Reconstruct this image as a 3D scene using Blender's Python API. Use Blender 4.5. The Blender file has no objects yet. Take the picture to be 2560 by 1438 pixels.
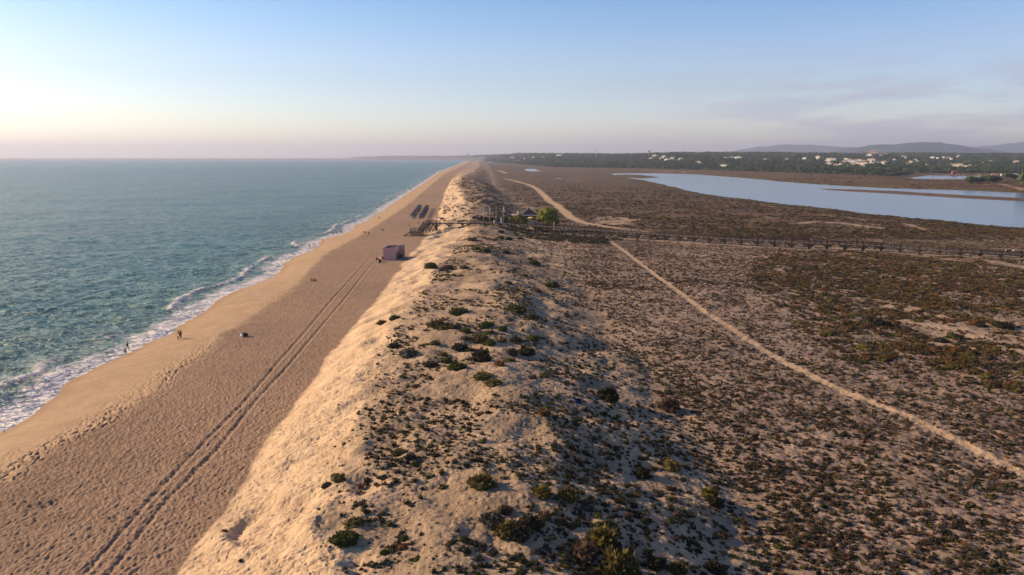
import bpy, bmesh, math, random
import numpy as np
from mathutils import Vector, Matrix

R = math.radians
random.seed(7)
rng = np.random.default_rng(11)
S = bpy.context.scene
COL = S.collection

# ------------------------------------------------------------------ camera
HAZE = 7.5e-5
CAM_H = 37.0
FPX = 1800.0                       # focal length in pixels of a 2560 wide frame
PITCH = math.atan((719 - 392) / FPX)
cam = bpy.data.cameras.new('camera'); cam.sensor_width = 36.0; cam.lens = 36.0 * FPX / 2560
cam.clip_start = 0.5; cam.clip_end = 60000
cam_o = bpy.data.objects.new('camera', cam); COL.objects.link(cam_o)
cam_o.location = (0, 0, CAM_H); cam_o.rotation_euler = (math.pi / 2 - PITCH, 0, 0)
S.camera = cam_o

# ------------------------------------------------------------------ sky, sun, exposure
SUN_EL, SUN_AZ = R(22), R(-74)     # azimuth from +Y, negative to the left
w = bpy.data.worlds.new('World'); S.world = w; w.use_nodes = True
nt = w.node_tree; nt.nodes.clear()
def N(t, typ, **k):
    n = t.nodes.new(typ)
    for a, b in k.items(): setattr(n, a, b)
    return n
out = N(nt, 'ShaderNodeOutputWorld'); bg = N(nt, 'ShaderNodeBackground')
sky = N(nt, 'ShaderNodeTexSky', sky_type='NISHITA', sun_disc=False, sun_elevation=SUN_EL,
        sun_rotation=SUN_AZ, altitude=0, air_density=1.0, dust_density=0.9, ozone_density=2.2)
tc = N(nt, 'ShaderNodeTexCoord'); sep = N(nt, 'ShaderNodeSeparateXYZ')
nt.links.new(tc.outputs['Generated'], sep.inputs[0])
# thin lavender cloud banks low over the land, set in world directions
mp = N(nt, 'ShaderNodeMapping'); mp.inputs['Scale'].default_value = (2.2, 2.2, 15)
nz = N(nt, 'ShaderNodeTexNoise'); nz.inputs['Scale'].default_value = 2.4; nz.inputs['Detail'].default_value = 7
nz.inputs['Roughness'].default_value = .55
nt.links.new(tc.outputs['Generated'], mp.inputs[0]); nt.links.new(mp.outputs[0], nz.inputs[0])
cr = N(nt, 'ShaderNodeMapRange', interpolation_type='SMOOTHSTEP')
cr.inputs[1].default_value = .40; cr.inputs[2].default_value = .58
nt.links.new(nz.outputs[0], cr.inputs[0])
er = N(nt, 'ShaderNodeMapRange', interpolation_type='SMOOTHSTEP')     # fades with height
er.inputs[1].default_value = .17; er.inputs[2].default_value = .04
nt.links.new(sep.outputs['Z'], er.inputs[0])
xr_ = N(nt, 'ShaderNodeMapRange', interpolation_type='SMOOTHSTEP')    # only towards the land
xr_.inputs[1].default_value = .0; xr_.inputs[2].default_value = .5
nt.links.new(sep.outputs['X'], xr_.inputs[0])
m1 = N(nt, 'ShaderNodeMath', operation='MULTIPLY'); m2 = N(nt, 'ShaderNodeMath', operation='MULTIPLY')
nt.links.new(cr.outputs[0], m1.inputs[0]); nt.links.new(er.outputs[0], m1.inputs[1])
nt.links.new(m1.outputs[0], m2.inputs[0]); nt.links.new(xr_.outputs[0], m2.inputs[1])
m3 = N(nt, 'ShaderNodeMath', operation='MULTIPLY'); m3.inputs[1].default_value = .6
nt.links.new(m2.outputs[0], m3.inputs[0])
# warm, dusty air near the horizon
tint = N(nt, 'ShaderNodeValToRGB'); tint.color_ramp.interpolation = 'EASE'
el = tint.color_ramp.elements
el[0].position = 0.0; el[0].color = (1.50, 1.32, 1.28, 1)
el[1].position = .75; el[1].color = (.40, .48, .58, 1)
e2_ = el.new(.23); e2_.color = (.72, .89, 1.02, 1); e3_ = el.new(.34); e3_.color = (.54, .66, .84, 1)
e_ = el.new(.11); e_.color = (1.08, 1.01, 1.04, 1)
nt.links.new(sep.outputs['Z'], tint.inputs[0])
# brighter and creamier towards the sun, cooler away from it
gx = N(nt, 'ShaderNodeMapRange', interpolation_type='SMOOTHSTEP'); gx.inputs[1].default_value = -.75; gx.inputs[2].default_value = .55; nt.links.new(sep.outputs['X'], gx.inputs[0])
gm_ = N(nt, 'ShaderNodeMix', data_type='RGBA'); gm_.inputs[6].default_value = (.76, .84, .89, 1); gm_.inputs[7].default_value = (.88, .92, 1.04, 1); nt.links.new(gx.outputs[0], gm_.inputs[0])
mulx = N(nt, 'ShaderNodeMix', data_type='RGBA', blend_type='MULTIPLY'); mulx.inputs[0].default_value = 1; nt.links.new(tint.outputs[0], mulx.inputs[6]); nt.links.new(gm_.outputs[2], mulx.inputs[7])
mul = N(nt, 'ShaderNodeMix', data_type='RGBA', blend_type='MULTIPLY'); mul.inputs[0].default_value = 1
nt.links.new(sky.outputs[0], mul.inputs[6]); nt.links.new(mulx.outputs[2], mul.inputs[7])
cl = N(nt, 'ShaderNodeMix', data_type='RGBA'); cl.inputs[7].default_value = (2.5, 2.3, 3.3, 1)
nt.links.new(m3.outputs[0], cl.inputs[0]); nt.links.new(mul.outputs[2], cl.inputs[6])
nt.links.new(cl.outputs[2], bg.inputs[0]); bg.inputs[1].default_value = 0.125
nt.links.new(bg.outputs[0], out.inputs[0])

sun = bpy.data.lights.new('sun', 'SUN'); sun.energy = 5.0; sun.angle = R(.6); sun.color = (1, .73, .45)
sun_o = bpy.data.objects.new('sun', sun); COL.objects.link(sun_o)
sd = Vector((math.sin(SUN_AZ) * math.cos(SUN_EL), math.cos(SUN_AZ) * math.cos(SUN_EL), math.sin(SUN_EL)))
sun_o.rotation_euler = sd.to_track_quat('Z', 'Y').to_euler()
sun_o.location = sd * 200
S.view_settings.view_transform = 'Standard'; S.view_settings.look = 'None'
S.view_settings.gamma = 1; S.view_settings.exposure = 0.55
S.cycles.use_denoising = True; S.cycles.max_bounces = 6; S.cycles.diffuse_bounces = 2
S.cycles.volume_bounces = 0; S.cycles.transparent_max_bounces = 12

# ------------------------------------------------------------------ survey: from picture points to the ground
cp, sp_ = math.cos(PITCH), math.sin(PITCH)
def ray(px, py):
    a, b = (px - 1280) / FPX, (719 - py) / FPX
    return Vector((a, cp + b * sp_, -sp_ + b * cp))
def at(px, py, z):
    d = ray(px, py); k = (z - CAM_H) / d.z
    return d.x * k, d.y * k
def line(pts, z):
    zs = z if isinstance(z, (list, tuple)) else [z] * len(pts)
    q = sorted([at(p[0], p[1], zz)[::-1] for p, zz in zip(pts, zs)])
    return np.array([a[0] for a in q]), np.array([a[1] for a in q])
def poly(pts, z): return np.array([at(a, b, z) for a, b in pts])

shore = line([(0,1072),(60,1040),(130,1000),(200,955),(270,920),(350,868),(390,845),(420,822),(480,790),(530,765),(580,735),
              (640,710),(670,690),(700,670),(750,640),(800,607),(850,588),(900,560),(950,532),(1000,497),(1050,465),(1100,430),(1150,411)], 0.05)
def ext(l, lo, hi):
    y = np.concatenate([[a for a, b in lo], l[0], [a for a, b in hi]]); x = np.concatenate([[b for a, b in lo], l[1], [b for a, b in hi]])
    return y, x
shore = ext(shore, [(-300, shore[1][0] - 70), (30, shore[1][0] - 8)], [(5500, -355), (8300, -450), (8900, -700), (9500, -1500), (12000, -2400), (40000, -9000)])
rough = ext(line([(-60,1250),(0,1210),(140,1120),(281,1048),(361,998),(442,930),(522,870),(567,826),(630,790),(681,755),(732,724),(770,680),
              (821,630),(900,590),(960,552),(1020,512),(1060,477),(1110,436)], 2.0), [(-300, -110), (30, -52)], [(8000, -420), (40000, -8900)])
toe = ext(line([(455,1438),(520,1330),(600,1220),(690,1075),(720,1030),(800,920),(860,840),(930,760),(975,700),(1010,655),(1050,612),
              (1075,575),(1094,535),(1105,506),(1112,480),(1126,454),(1140,434),(1172,415)], 3.0), [(-300, -45), (30, -32)], [(8000, -390), (40000, -8800)])
CZ = [8.6,8.6,8.8,9.0,9.0,8.8,8.6,8.2,7.6,7.0,6.6,6.4,7.2,8.6,8.8,8.2,7.6,6.5,5.5]
crest = ext(line([(770,1438),(800,1330),(835,1210),(868,1070),(893,1000),(935,880),(955,810),(1005,770),(1062,695),(1090,650),(1130,605),
              (1160,575),(1158,540),(1170,505),(1150,480),(1143,462),(1152,440),(1180,427),(1196,412)], CZ), [(-300, -14), (30, -14)], [(8000, -370), (40000, -8700)])
EZ = [8.2,8.4,8.4,8.0,8.0,7.6,7.0,6.4,6.2,7.4,7.6,7.4,6.5,5.5]
eastc = ext(line([(1330,1438),(1300,1250),(1275,1080),(1262,930),(1262,820),(1240,720),(1225,640),(1215,590),
              (1205,560),(1215,505),(1200,480),(1180,452),(1190,440),(1200,420)], EZ), [(-300, 6), (30, 4)], [(8000, -350), (40000, -8600)])
back = ext(line([(1990,1438),(1850,1240),(1720,1070),(1600,900),(1520,790),(1440,690),(1385,620),(1350,585),
              (1300,545),(1290,520),(1270,500),(1240,470),(1215,440),(1205,420)], 3.0), [(-300, 32), (30, 28)], [(8000, -330), (40000, -8500)])
crest_z = (lambda l: l)(None)
_cz = sorted([(at(p[0], p[1], z)[1], z) for p, z in zip([(770,1438),(868,1070),(935,880),(1005,770),(1090,650),(1160,575),(1158,540),(1170,505),(1150,480),(1152,440),(1196,412)],
              [8.6,9.0,8.8,8.2,7.0,6.4,7.2,8.6,8.8,7.6,5.5])])
czy, czz = np.array([a for a, b in _cz]), np.array([b for a, b in _cz])

TAB = rng.random((256, 256)).astype(np.float32)
def vn(x, y, s=0):
    x = x + s * 17.37; y = y + s * 31.73
    fx = np.floor(x); fy = np.floor(y)
    u = (x - fx).astype(np.float32); v = (y - fy).astype(np.float32)
    u = u * u * (3 - 2 * u); v = v * v * (3 - 2 * v)
    i = fx.astype(np.int64) & 255; j = fy.astype(np.int64) & 255; i1 = (i + 1) & 255; j1 = (j + 1) & 255
    a = TAB[i, j]; b = TAB[i1, j]; c = TAB[i, j1]; d = TAB[i1, j1]
    return (a * (1 - u) + b * u) * (1 - v) + (c * (1 - u) + d * u) * v
def fbm(x, y, s=0, o=4):
    t = 0; a = .5; n = 0
    for k in range(o):
        t = t + a * vn(x * 2 ** k, y * 2 ** k, s + k * 3); n += a; a *= .5
    return t / n
def sst(a, b, x):
    t = np.clip((x - a) / (b - a), 0, 1); return t * t * (3 - 2 * t)
def segd(x, y, pts):
    d = np.full(x.shape, 1e9)
    for (x0, y0), (x1, y1) in zip(pts[:-1], pts[1:]):
        dx, dy = x1 - x0, y1 - y0
        t = np.clip(((x - x0) * dx + (y - y0) * dy) / (dx * dx + dy * dy + 1e-9), 0, 1)
        d = np.minimum(d, np.hypot(x - x0 - t * dx, y - y0 - t * dy))
    return d
def inpoly(x, y, P):
    r = np.zeros(x.shape, bool); n = len(P)
    for i in range(n):
        x0, y0 = P[i]; x1, y1 = P[(i + 1) % n]
        if y0 == y1: continue
        c = (y0 > y) != (y1 > y)
        r ^= c & (x < (x1 - x0) * (y - y0) / (y1 - y0) + x0)
    return r

LZ = .3
BW = [(1091,558,7.0),(1135,557,6.9),(1250,558,6.2),(1400,568.5,5.6),(1599,582,5.4),(1798,595,5.3),(2000,606.6,5.0),(2203,614.5,4.7),(2384,628,4.2),(2556,636.5,3.9),(2720,648,3.8),(2950,664,3.8)]
BW = [(*at(a, b, c), c) for a, b, c in BW]
lagoon = poly([(1527,433.5),(1545,443),(1611,451),(1646,459),(1681,467),(1728,479),(1798,491),(1869,498),(1960,511),(2082,522),(2142,532),(2264,544),
               (2374,553),(2465,564),(2560,571),(2760,592),(2800,500),(2560,483),(2422,476.5),(2325,473.5),(2203,470),(2082,463.5),(1960,455),(1916,450),(1845,444),
               (1747,436.5),(1640,433)], LZ)
spits = [poly([(2040,472),(2155,474.5),(2276,480),(2422,489),(2560,496),(2760,510),(2760,520),(2560,503.5),(2447,498),(2325,491),(2203,483),(2082,476)], LZ),
         poly([(1535,436.5),(1600,437.5),(1650,443.5),(1600,446.5),(1545,443.5)], LZ)]
pools = [poly([(1311,422.5),(1335,422.5),(1356,430),(1318,429)], LZ),
         poly([(2262,446),(2320,438.5),(2466,441.5),(2450,450),(2320,450)], LZ),
         poly([(1380,446),(1404,445),(1406,447.5),(1384,448)], LZ)]
path1 = [at(a, b, 2.8) for a, b in [(1525,603),(1560,628),(1590,650),(1640,690),(1700,735),(1760,780),(1800,805),(1860,845),(1900,870),(1960,905),(2020,935),(2100,975),
         (2180,1005),(2260,1040),(2350,1085),(2440,1130),(2520,1170),(2600,1215),(2800,1330)]]
path2 = [at(a, b, 2.8) for a, b in [(1625,580),(1580,575),(1520,567),(1475,560),(1447,553),(1425,543),(1408,527),(1392,512),(1374,502),(1362,490),(1342,472),(1325,463),(1290,453),(1262,447)]]
path3 = [at(a, b, 2.8) for a, b in [(1264,433),(1252,428),(1243,426)]]
banks = [([(1985,560),(2040,556),(2100,560),(2195,571)], 4.2), ([(2050,538),(2120,546),(2160,551)], 2.6), ([(2260,560),(2310,575)], 2.5),
         ([(1840,507),(1900,510),(1935,518)], 2.2), ([(2440,462),(2500,461),(2560,474)], 6), ([(1400,417),(1470,418)], 8), ([(1600,425),(1680,430)], 10),
         ([(1660,427),(1720,431)], 10), ([(2375,437),(2420,438),(2560,437)], 14), ([(2470,655),(2560,672),(2660,690)], 3.2), ([(2300,640),(2400,655)], 2.0)]
banks = [([at(a, b, 2.5) for a, b in p], wd) for p, wd in banks]
sandy = [(poly([(2180,745),(2300,770),(2440,800),(2560,810),(2700,830),(2700,900),(2560,900),(2440,880),(2330,870),(2230,800)], 2.8)),
         (poly([(1480,548),(1530,540),(1590,548),(1560,562),(1500,560)], 2.8))]
wfx = np.array([-4000, -1500, -500, -300, -100, 150, 375, 593, 690, 760, 860, 1000, 1150, 2000, 9000.])
wfy = np.array([9500, 9000, 7600, 6200, 4600, 2450, 2200, 1700, 1330, 1420, 1560, 1560, 1560, 1560, 2200.])
tracks = []
for pl in ([(120,1560),(213,1430),(362,1262),(474,1141),(603,1013),(682,920),(758,834),(834,743),(900,672),(950,618)],
           [(190,1560),(277,1430),(402,1266),(542,1125),(643,997),(720,915),(803,816),(859,750),(912,682),(955,628)]):
    tracks.append(line(pl, 2.8))

def terrain(x, y, cell=None, full=False):
    """height of the land; cell = local mesh spacing, finer relief fades where the mesh is too coarse for it"""
    if cell is None: cell = np.zeros_like(x) + .1
    wob = (fbm(x / 9 + 3, y / 9, 5, 3) - .5)
    sx = np.interp(y, *shore) + (fbm(y / 9, y * 0 + 2, 9, 3) - .5) * 3.0 + 1.6 * np.sin(y / 11.0) * (y < 400)
    rx = np.interp(y, *rough) + (fbm(y / 5, x * 0, 19, 3) - .5) * 2.2; tx = np.interp(y, *toe) + wob * 1.6 + (fbm(y / 14, x * 0, 29, 2) - .5) * 2.2
    cx = np.interp(y, *crest) + (fbm(y / 7, x / 9 + 9, 39, 3) - .5) * 7.0 * (1 - .7 * sst(300, 370, y)); ex = np.maximum(np.interp(y, *eastc) + wob * 4, cx + 3 + 6 * sst(300, 370, y))
    bx = np.maximum(np.interp(y, *back) + wob * 4, ex + 3 + 22 * sst(300, 370, y)); tx = np.minimum(tx, cx - 1)
    cz = np.interp(y, czy, czz) * (1 - .35 * sst(1100, 2200, y))
    z = np.where(x < sx, np.maximum(-6, (x - sx) * .09), 0)
    w_ = np.maximum(rx - sx, 1)
    f = (x - sx) / w_
    z = np.where((x >= sx) & (x < rx), 2.2 * np.clip(f, 0, 1) ** .82, z)
    f = (x - rx) / np.maximum(tx - rx, 1)
    z = np.where((x >= rx) & (x < tx), 2.2 + .8 * np.clip(f, 0, 1), z)
    f = np.clip((x - tx) / np.maximum(cx - tx, .5), 0, 1)
    z = np.where((x >= tx) & (x < cx), 3.0 + (cz - 4.1) * (1.08 * f - .08 * f * f), z)
    f = np.clip((x - cx) / np.maximum(ex - cx, 1), 0, 1)
    z = np.where((x >= cx) & (x < ex), cz - 1.1 + 1.75 * f - 1.0 * f * f, z)
    f = np.clip((x - ex) / np.maximum(bx - ex, 1), 0, 1)
    fs = .6 * f + .4 * f * f * (3 - 2 * f)
    z = np.where(x >= ex, (cz - .35) + (2.8 - cz + .35) * fs, z)
    north = sst(360, 430, y) * (1 - sst(900, 1500, y))
    dune = sst(-1, 4, x - cx) * (1 - sst(.75, 1.25, (x - ex) / np.maximum(bx - ex, 1)))
    z = z + north * sst(0, 3, x - tx) * (1 - sst(.3, .9, (x - ex) / np.maximum(bx - ex, 1))) * (fbm(x / 9 + y / 40, y / 26, 12, 3) - .5) * 2.8
    z = z + dune * ((fbm(x / 13, y / 15, 2, 3) - .5) * 2.1 + (fbm(x / 3.6, y / 4, 4, 3) - .5) * 1.05 * np.clip(1 - cell / 2, 0, 1))
    face = sst(0, 4, x - tx) * (1 - sst(-1, 4, x - cx)); z = z + face * ((fbm(x / 6, y / 8, 14, 3) - .5) * 1.7 - .9 * sst(.60, .74, fbm(x / 9 + 4, y / 10, 15, 2)))
    z = z + sst(0, 15, x - bx) * ((fbm(x / 30, y / 30, 6, 3) - .5) * 1.0 + (fbm(x / 4, y / 4, 8, 2) - .5) * .35 * np.clip(1 - cell / 2, 0, 1)) * np.clip((y - 0) / 50, 0, 1)
    wf = np.interp(x, wfx, wfy)
    up = sst(0, 1, (y - wf) / 2600)
    z = z + up * (46 + (fbm(x / 420, y / 420, 7, 3) - .5) * 26) * sst(-450, 100, x - np.interp(y, *shore) - 120) 
    lm_ = (x > -20) & (y > 330) & (y < 2500)
    if lm_.any():
        dl = segd(x[lm_], y[lm_], [tuple(p) for p in lagoon] + [tuple(lagoon[0])]); z[lm_] = .75 + (z[lm_] - .75) * sst(0, 60, dl)
    bm_ = (x > -45) & (x < 320) & (y > 200) & (y < 400)
    if bm_.any():
        bd = segd(x[bm_], y[bm_], [(p[0], p[1]) for p in BW]); dz = np.interp(x[bm_], [p[0] for p in BW], [p[2] for p in BW])
        z[bm_] = np.minimum(z[bm_], dz - .45 + np.maximum(bd - 2.5, 0) * .4)
    inl = np.zeros(x.shape, bool)
    if lm_.any():
        ax, ay, az = x[lm_], y[lm_], z[lm_]
        def sgn(P): P = [tuple(p) for p in P]; d_ = segd(ax, ay, P + [P[0]]); return np.where(inpoly(ax, ay, P), d_, -d_)
        wat = sgn(lagoon)                                   # positive in the water
        for s_ in spits: wat = np.minimum(wat, -sgn(s_))
        for p_ in pools: wat = np.maximum(wat, sgn(p_))
        wat = wat + (fbm(ax / 9, ay / 22, 91, 4) - .5) * (3 + 9 * sst(450, 700, ay))
        z[lm_] = np.minimum(az, np.clip(LZ - wat * .055, -.8, 400)); inl[lm_] = wat > 0
    if not full: return z
    # fine relief --------------------------------------------------
    k = lambda lam: np.clip(1.8 - cell * 1.9 / lam, 0, 1)
    rz = sst(-.5, 1.5, x - rx) * (1 - sst(-1.0, .8, x - tx))
    n1 = vn(x / .34, y / .46, 40); n2 = vn(x / .20 + 5, y / .27, 41); n3 = vn(x / .95, y / 1.3, 42)
    z = z + rz * ((n1 - .5) * .10 * k(.6) + (n2 - .5) * .12 * k(.35) + (n3 - .5) * .05 * k(1.1))
    band = sst(-7.5, -1, x - rx) * (1 - sst(0, 2, x - rx)) * sst(.34, .56, fbm(x / 4, y / 11, 50, 2)) + .8 * sst(-2.5, -.5, x - rx) * (1 - sst(0, 2, x - rx))
    z = z - band * .15 * sst(.56, .76, vn(x / .30, y / .38, 51)) * k(.4)
    for ty, tx_ in tracks:
        d = np.abs(x - np.interp(y, ty, tx_)) * .90
        m = (y < ty[-1]) & (y > ty[0])
        g = -.13 * np.exp(-(d / .23) ** 2) + .035 * np.exp(-((d - .55) / .17) ** 2) + .03 * np.exp(-(d / .3) ** 2) * np.sin(y * 7)
        z = z + np.where(m, g, 0) * k(.8)
    fd = sst(-.5, 1, x - tx) * (1 - sst(0, 3, x - cx))
    z = z + fd * ((vn(x / .9, y / .45, 60) - .5) * .24 * k(.6) - .08 * sst(.60, .86, vn(x / .62 - y * .35, y / .42, 61)) * k(.45) + (fbm(x / 3.5, y / 1.6, 62, 2) - .5) * .35 * k(2) - .07 * sst(.62, .80, vn(x / .34, y / .26, 67)) * k(.35) + (vn(x / .22, y / .2, 68) - .5) * .06 * k(.3))
    z = z + dune * ((vn(x / .7, y / .6, 63) - .5) * .10 * k(.6) + (vn(x / .3, y / .28, 69) - .5) * .08 * k(.35) - .07 * sst(.60, .86, vn(x / .5, y / .45, 64)) * k(.45))
    pl = sst(0, 8, x - bx) * (y < 800)
    z = z + pl * ((vn(x / .9, y / .8, 66) - .5) * .26 * k(.8) + (vn(x / .4, y / .4, 65) - .5) * .12 * k(.4))
    # a shallow scooped pit with broken sand in the near beach
    px_, py_ = at(125, 1255, 2.6); q = np.hypot((x - px_) / 1.7, (y - py_) / 1.5); z = z - .28 * np.exp(-q * q * 1.4) * (1 + 1.3 * (vn(x / .3, y / .3, 70) - .5))
    return z, dict(sx=sx, rx=rx, tx=tx, cx=cx, ex=ex, bx=bx, wf=wf, inl=inl, dune=dune, up=up, n1=n1)

def tz(x, y): return float(terrain(np.array([float(x)]), np.array([float(y)]))[0])
def ground(px, py, base=None):
    """walk the sight line to the land"""
    d = ray(px, py); ks = np.geomspace(40, 9000, 2500)
    X, Y, Z = d.x * ks, d.y * ks, CAM_H + d.z * ks
    H = np.maximum(terrain(X, Y), 0.0); hit = np.nonzero(Z <= H)[0]
    i = hit[0] if len(hit) else len(ks) - 1
    if i > 0:
        k = np.linspace(ks[i - 1], ks[i], 30); Zk = CAM_H + d.z * k; Hk = np.maximum(terrain(d.x * k, d.y * k), 0); j = np.nonzero(Zk <= Hk)[0]
        k = k[j[0]] if len(j) else ks[i]
    else: k = ks[0]
    return Vector((d.x * k, d.y * k, max(tz(d.x * k, d.y * k), 0)))

# ------------------------------------------------------------------ mesh and material helpers
def arrays_mesh(name, V, F, smooth=True, attrs=None, mat=None):
    me = bpy.data.meshes.new(name); V = np.asarray(V, np.float32); F = np.asarray(F, np.int32); nf, k = F.shape
    me.vertices.add(len(V)); me.vertices.foreach_set('co', V.ravel())
    me.loops.add(nf * k); me.loops.foreach_set('vertex_index', F.ravel())
    me.polygons.add(nf); me.polygons.foreach_set('loop_start', np.arange(0, nf * k, k, dtype=np.int32))
    for an, (ty, arr) in (attrs or {}).items():
        a = me.attributes.new(an, ty, 'POINT')
        a.data.foreach_set('color' if ty == 'FLOAT_COLOR' else 'value', np.asarray(arr, np.float32).ravel())
    me.update(calc_edges=True); me.validate()
    (me.shade_smooth if smooth else me.shade_flat)()
    if mat: me.materials.append(mat)
    return me
def link(name, me, parent=None, **pr):
    o = bpy.data.objects.new(name, me); COL.objects.link(o)
    if parent: o.parent = parent
    for a, b in pr.items(): o[a] = b
    return o
def empty(name, loc, rz=0, **pr):
    o = bpy.data.objects.new(name, None); COL.objects.link(o); o.location = loc; o.rotation_euler = (0, 0, rz)
    o.empty_display_size = .2
    for a, b in pr.items(): o[a] = b
    return o
def copy_tree(o, parent=None):
    kids = list(o.children); c = o.copy(); COL.objects.link(c)
    if parent: c.parent = parent
    for ch in kids: copy_tree(ch, c)
    return c
def mat(name, col, rough=.85, var=0, scale=3, bump=0, bscale=None, spec=.3, rnd=0, sss=0):
    m = bpy.data.materials.new(name); m.use_nodes = True; t = m.node_tree; b = t.nodes['Principled BSDF']
    b.inputs['Base Color'].default_value = (*col, 1); b.inputs['Roughness'].default_value = rough
    b.inputs['Specular IOR Level'].default_value = spec
    g = N(t, 'ShaderNodeNewGeometry'); nzz = N(t, 'ShaderNodeTexNoise'); nzz.inputs['Scale'].default_value = scale; nzz.inputs['Detail'].default_value = 5
    t.links.new(g.outputs['Position'], nzz.inputs[0])
    if var or rnd:
        mr = N(t, 'ShaderNodeMapRange'); mr.inputs[1].default_value = .3; mr.inputs[2].default_value = .7
        mr.inputs[3].default_value = 1 - var; mr.inputs[4].default_value = 1 + var; t.links.new(nzz.outputs[0], mr.inputs[0])
        oi = N(t, 'ShaderNodeObjectInfo'); mr2 = N(t, 'ShaderNodeMapRange'); mr2.inputs[3].default_value = 1 - rnd; mr2.inputs[4].default_value = 1 + rnd
        t.links.new(oi.outputs['Random'], mr2.inputs[0])
        mm = N(t, 'ShaderNodeMath', operation='MULTIPLY'); t.links.new(mr.outputs[0], mm.inputs[0]); t.links.new(mr2.outputs[0], mm.inputs[1])
        vm = N(t, 'ShaderNodeVectorMath', operation='SCALE'); vm.inputs[0].default_value = col; t.links.new(mm.outputs[0], vm.inputs['Scale'])
        t.links.new(vm.outputs[0], b.inputs['Base Color'])
    if bump:
        bp = N(t, 'ShaderNodeBump'); bp.inputs['Distance'].default_value = bump; t.links.new(nzz.outputs[0], bp.inputs['Height']); t.links.new(bp.outputs[0], b.inputs['Normal'])
    return m
def leafmat(name, amp=.35):
    """foliage: colour from the vertex attribute 'col', with a little light coming through"""
    m = bpy.data.materials.new(name); m.use_nodes = True; t = m.node_tree; b = t.nodes['Principled BSDF']
    a = N(t, 'ShaderNodeAttribute', attribute_name='col'); oi = N(t, 'ShaderNodeObjectInfo')
    mr2 = N(t, 'ShaderNodeMapRange'); mr2.inputs[3].default_value = 1 - amp; mr2.inputs[4].default_value = 1 + amp
    t.links.new(oi.outputs['Random'], mr2.inputs[0])
    vm = N(t, 'ShaderNodeVectorMath', operation='SCALE'); t.links.new(a.outputs['Color'], vm.inputs[0]); t.links.new(mr2.outputs[0], vm.inputs['Scale'])
    t.links.new(vm.outputs[0], b.inputs['Base Color']); b.inputs['Roughness'].default_value = .8; b.inputs['Specular IOR Level'].default_value = .15
    tr = N(t, 'ShaderNodeBsdfTranslucent'); t.links.new(vm.outputs[0], tr.inputs[0]); mx = N(t, 'ShaderNodeMixShader'); mx.inputs[0].default_value = .25
    t.links.new(b.outputs[0], mx.inputs[1]); t.links.new(tr.outputs[0], mx.inputs[2]); t.links.new(mx.outputs[0], t.nodes['Material Output'].inputs[0])
    return m

# ------------------------------------------------------------------ the land
def fan(t, s_rows, yneg):
    Y = np.concatenate([yneg, CAM_H * FPX / s_rows]); sc = np.maximum(Y, 47.)
    X = sc[:, None] * t[None, :]; YY = np.repeat(Y[:, None], len(t), 1)
    return X, YY, sc, Y
tl = np.concatenate([-np.geomspace(9, .86, 40), np.arange(-.85, .85, .00112), np.geomspace(.86, 9, 40)])
s_rows = np.concatenate([np.arange(1410, 420, -2.0), np.arange(420, 112, -1.1), np.arange(112, 52, -.5), np.arange(52, 30, -.9), np.arange(30, 2.4, -.45)])
X, Y, sc, y1 = fan(tl, s_rows, np.linspace(-260, 46.6, 30))
cell = np.maximum(np.gradient(y1)[:, None] * .55, sc[:, None] * .00112) * np.ones_like(X)
Z, q = terrain(X, Y, cell, True)
sx, rx, tx, cx, ex, bx, wf = (q[k] for k in ('sx', 'rx', 'tx', 'cx', 'ex', 'bx', 'wf'))
def C(*c): return np.array(c)[None, None, :]
def mix(a, b, f): return a * (1 - f[..., None]) + b * f[..., None]
col = np.ones(X.shape + (3,)) * C(.45, .302, .180)
wet = 1 - sst(0, 3.2 + 1.5 * (fbm(Y / 6, X * 0, 77, 2) - .5), X - sx)
col = mix(col, C(.30, .18, .10), wet * .55)
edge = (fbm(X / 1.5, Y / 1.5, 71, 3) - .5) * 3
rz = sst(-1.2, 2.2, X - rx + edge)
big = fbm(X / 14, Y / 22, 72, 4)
col = mix(col, C(.325, .213, .140) * (.86 + .28 * big[..., None]), rz)  # browner trodden sand, with its self-shadowing also darkened into the colour
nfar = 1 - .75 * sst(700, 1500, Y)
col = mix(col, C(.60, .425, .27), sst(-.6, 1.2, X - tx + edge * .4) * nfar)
edge2 = edge + (fbm(X / 7, Y / 8, 177, 3) - .5) * 9
onp = sst(-1.5, 3, X - cx + edge2)
col = mix(col, C(.45, .315, .20) * (.72 + .56 * fbm(X / 4, Y / 4, 73, 4)[..., None]), onp)
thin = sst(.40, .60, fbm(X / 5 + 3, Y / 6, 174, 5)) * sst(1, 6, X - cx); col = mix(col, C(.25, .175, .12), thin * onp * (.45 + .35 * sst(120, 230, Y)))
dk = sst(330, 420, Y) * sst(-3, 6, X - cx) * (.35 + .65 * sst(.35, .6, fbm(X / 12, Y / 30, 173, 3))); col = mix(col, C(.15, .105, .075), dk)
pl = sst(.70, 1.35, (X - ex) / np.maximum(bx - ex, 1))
col = mix(col, C(.33, .232, .170) * (.62 + .76 * fbm(X / 5, Y / 5, 74, 5)[..., None]), pl * (1 - dk * .7))
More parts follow.
